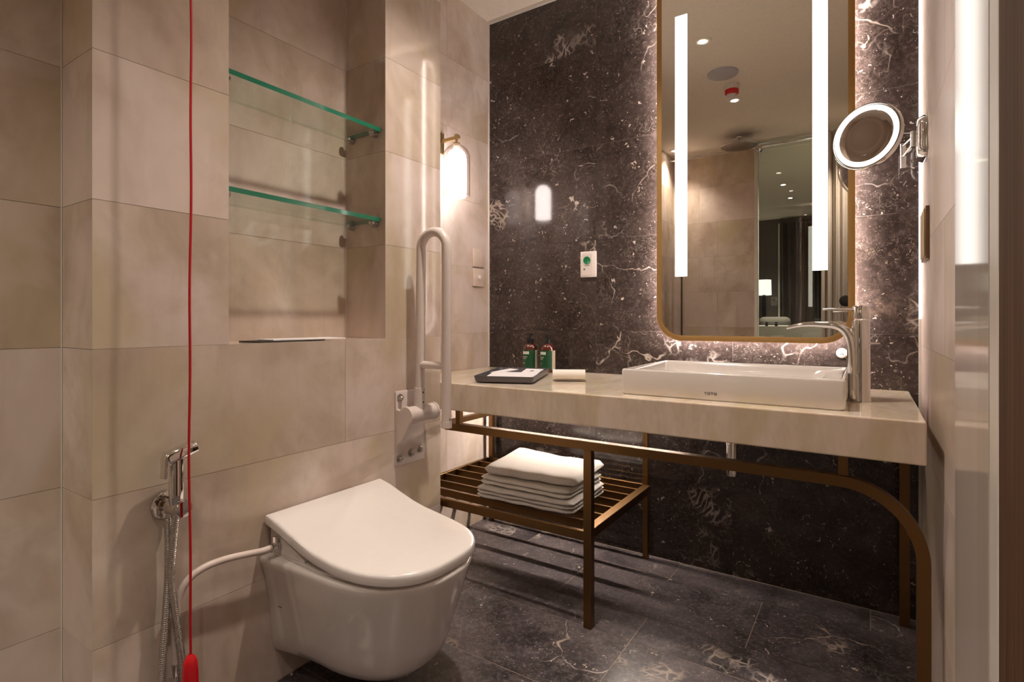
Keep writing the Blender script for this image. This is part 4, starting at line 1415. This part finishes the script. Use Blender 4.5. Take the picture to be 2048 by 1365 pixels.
# ------------------------------------------------------------------ shower end, seen in the mirror
def shower():
    r = empty('partition_rail', (0.95, -2.74, 2.345))
    bm = bmesh.new(); tube(bm, [(XL - 0.95 + 0.003, 0, -0.008), (0.68, 0, 0.0)], 0.0105, 16); new_obj('rail', bm, M['chrome'], r, 40)
    bm = bmesh.new(); lathe(bm, (XL - 0.95 + 0.001, 0, -0.008), (1, 0, 0), [(0, 0.025), (0.008, 0.025), (0.01, 0.012)], 24); new_obj('wall_flange', bm, M['chrome'], r, 40)
    bm = bmesh.new(); lathe(bm, (-0.155, -0.025, -0.02), (0, 1, 0), [(0, 0.010), (0.002, 0.026), (0.05, 0.026), (0.055, 0.010)], 24); new_obj('roller', bm, M['chrome'], r, 40)
    tag(r, 'long chrome rail over the glass partition just below the ceiling', 'rail')
    r = empty('rain_shower_head', (0.69, -2.50, ZC))
    bm = bmesh.new(); cyl(bm, (0, 0, -0.0006), (0, 0, -0.07), 0.010, seg=16); lathe(bm, (0, 0, -0.0006), (0, 0, -1), [(0, 0.028), (0.008, 0.028), (0.010, 0.012)], 24); new_obj('ceiling_arm', bm, M['chrome'], r, 40)
    bm = bmesh.new(); lathe(bm, (0, 0, -0.065), (0, 0, -1), [(0, 0.02), (0.006, 0.11), (0.010, 0.134), (0.016, 0.136), (0.018, 0.132), (0.018, 0)], 40); new_obj('spray_plate', bm, M['steel'], r, 40)
    bm = bmesh.new()
    for ring in range(1, 8):
        for k in range(ring * 6):
            a = 2 * pi * k / (ring * 6)
            p = Vector((ring * 0.0172 * cos(a), ring * 0.0172 * sin(a), -0.0832))
            cyl(bm, p, p + Vector((0, 0, -0.002)), 0.0028, seg=6)
    o = new_obj('nozzles', bm, M['black'], r); o['kind'] = 'stuff'
    tag(r, 'round chrome rain shower head hanging from the ceiling', 'shower head')
    # slim dark rail on the tile wall
    bm = bmesh.new(); box(bm, -0.005, 0.005, 0.001, 0.02, 0, 0.56)
    o = new_obj('shower_slide_rail', bm, M['darkbronze']); o.location = (0.150, YBACK, 0.79)
    tag(o, 'slim dark vertical rail on the tiled shower wall', 'rail')
    # glass partition
    r = empty('window_1', (1.0, -2.80, 0)); r['kind'] = 'structure'
    bm = bmesh.new(); box(bm, -0.2215, 0.70, -0.004, 0.004, 0.01, ZC - 0.001); new_obj('pane', bm, M['screen'], r)
    bm = bmesh.new(); box(bm, -0.244, -0.222, -0.045, 0.030, 0.001, ZC - 0.001); new_obj('window_frame', bm, M['trim'], r)
    # curtain beside the partition
    bm = bmesh.new()
    N = 160
    rings = []
    for z in (0.02, 0.8, 1.6, ZC - 0.03):
        fr = []; bk = []
        for k in range(N + 1):
            t = k / N
            x = 1.235 + 0.42 * t
            y = -2.66 + 0.022 * sin(t * 62 + 0.4 * sin(t * 13)) + 0.006 * sin(t * 140)
            fr.append(Vector((x, y + 0.002, z))); bk.append(Vector((x, y - 0.002, z)))
        rings.append(fr + bk[::-1])
    loft(bm, rings)
    o = new_obj('pleated_curtain', bm, M['curtain'], None, 60)
    tag(o, 'pale pleated curtain hanging at the right edge of the mirror view', 'curtain')
    bm = bmesh.new(); lathe(bm, (0, 0, 0), (0, 1, 0), [(0, 0.012), (0.02, 0.012), (0.022, 0.040), (0.035, 0.040), (0.038, 0.034)], 32)
    o = new_obj('wall_stopper', bm, M['black'], None, 40); o.location = (1.392, -2.632, 1.085)
    tag(o, 'small round black fitting in front of the pale curtain', 'fitting')
    # tub on its plinth
    r = empty('bathtub', (1.0, -3.50, 0))
    bm = bmesh.new()
    rg = lambda wx, wy, rr, z: [Vector((a, b, z)) for a, b in rrect(wx, wy, rr, 8)]
    loft(bm, [rg(1.35, 0.72, 0.12, 0.30), rg(1.4, 0.76, 0.14, 0.88), rg(1.4, 0.76, 0.14, 0.895), rg(1.30, 0.66, 0.12, 0.895), rg(1.24, 0.60, 0.12, 0.87), rg(1.1, 0.5, 0.1, 0.42)])
    new_obj('tub_shell', bm, M['ceramic'], r, 40)
    bm = bmesh.new(); box(bm, -0.72, 0.72, -0.38, 0.38, 0.0005, 0.2995); new_obj('plinth', bm, M['beige'], r)
    tag(r, 'white bathtub behind the glass partition seen in the mirror', 'bathtub')
    for x, lab in ((0.792, 'left small black pump bottle on the bathtub rim'), (0.868, 'right small black pump bottle on the bathtub rim')):
        bm = bmesh.new(); lathe(bm, (0, 0, 0), (0, 0, 1), [(0, 0.012), (0.018, 0.012), (0.019, 0.005), (0.028, 0.005), (0.028, 0.009), (0.034, 0.009)], 16)
        tube(bm, [(0, 0, 0.031), (0.018, 0, 0.031)], 0.003, 6)
        o = new_obj('small_bottle', bm, M['black'], None, 40); o.location = (x, -3.148, 0.8955)
        tag(o, lab, 'bottle', 'small black bottles on the tub rim')
shower()

def bedroom():
    r = empty('floor_lamp', (0.33, -6.15, 0))
    bm = bmesh.new(); lathe(bm, (0, 0, 1.29), (0, 0, 1), [(0, 0.095), (0.21, 0.09), (0.21, 0.086), (0.0, 0.091)], 32, cap=False); new_obj('lamp_shade', bm, M['shade'], r, 40)
    bm = bmesh.new(); cyl(bm, (0, 0, 0.02), (0, 0, 1.45), 0.022, seg=16); new_obj('pole', bm, M['black'], r, 40)
    bm = bmesh.new(); lathe(bm, (0, 0, 0.0005), (0, 0, 1), [(0, 0.14), (0.015, 0.14), (0.02, 0.12)], 32); new_obj('base', bm, M['black'], r, 40)
    ld = bpy.data.lights.new('bulb', 'POINT'); ld.energy = 9; ld.color = (1, 0.8, 0.62); ld.shadow_soft_size = 0.04
    lo = bpy.data.objects.new('bulb', ld); COL.objects.link(lo); lo.parent = r; lo.location = (0, 0, 1.38)
    tag(r, 'bedroom floor lamp with white drum shade on a black pole', 'lamp')
    bm = bmesh.new()
    N = 120
    rings = []
    for z in (0.02, 1.2, 2.30):
        fr = []; bk = []
        for k in range(N + 1):
            t = k / N
            x = 0.52 + 0.95 * t
            y = -6.38 + 0.035 * sin(t * 70)
            fr.append(Vector((x, y + 0.003, z))); bk.append(Vector((x, y - 0.003, z)))
        rings.append(fr + bk[::-1])
    loft(bm, rings)
    o = new_obj('dark_curtain', bm, M['darkcurtain'], None, 60)
    tag(o, 'long charcoal curtain on the far bedroom wall', 'curtain')
    bm = bmesh.new(); box(bm, 0.475, 0.495, -6.46, -6.40, 0.02, 2.30)
    o = new_obj('trim_5', bm, M['trim']); o['kind'] = 'structure'
    r = empty('bed', (0.75, -5.4, 0))
    bm = bmesh.new(); box(bm, -1.0, 0.9, -0.75, 0.75, 0.10, 0.70, 0.05, 4); new_obj('mattress', bm, M['greyfab'], r, 50)
    bm = bmesh.new(); box(bm, -1.05, 0.95, -0.8, 0.8, 0.0005, 0.0995, 0.01, 2); new_obj('bed_base', bm, M['black'], r, 50)
    tag(r, 'dark grey bed beyond the glass partition seen in the mirror', 'bed')
    for x, y, m, lab in ((0.25, -5.0, 'yellow', 'mustard yellow cushion on the dark bed'), (0.66, -5.0, 'greyfab', 'grey cushion on the dark bed')):
        bm = bmesh.new()
        s = rrect(0.34, 0.28, 0.06, 6)
        loft(bm, [[Vector((a * k, z, b * k)) for a, b in s] for z, k in ((-0.07, 0.55), (-0.045, 0.9), (0, 1.0), (0.045, 0.9), (0.07, 0.55))])
        o = new_obj('cushion', bm, M[m], None, 60); o.location = (x * 0.9 + 0.02, y, 0.845)
        tag(o, lab, 'cushion', None)
bedroom()
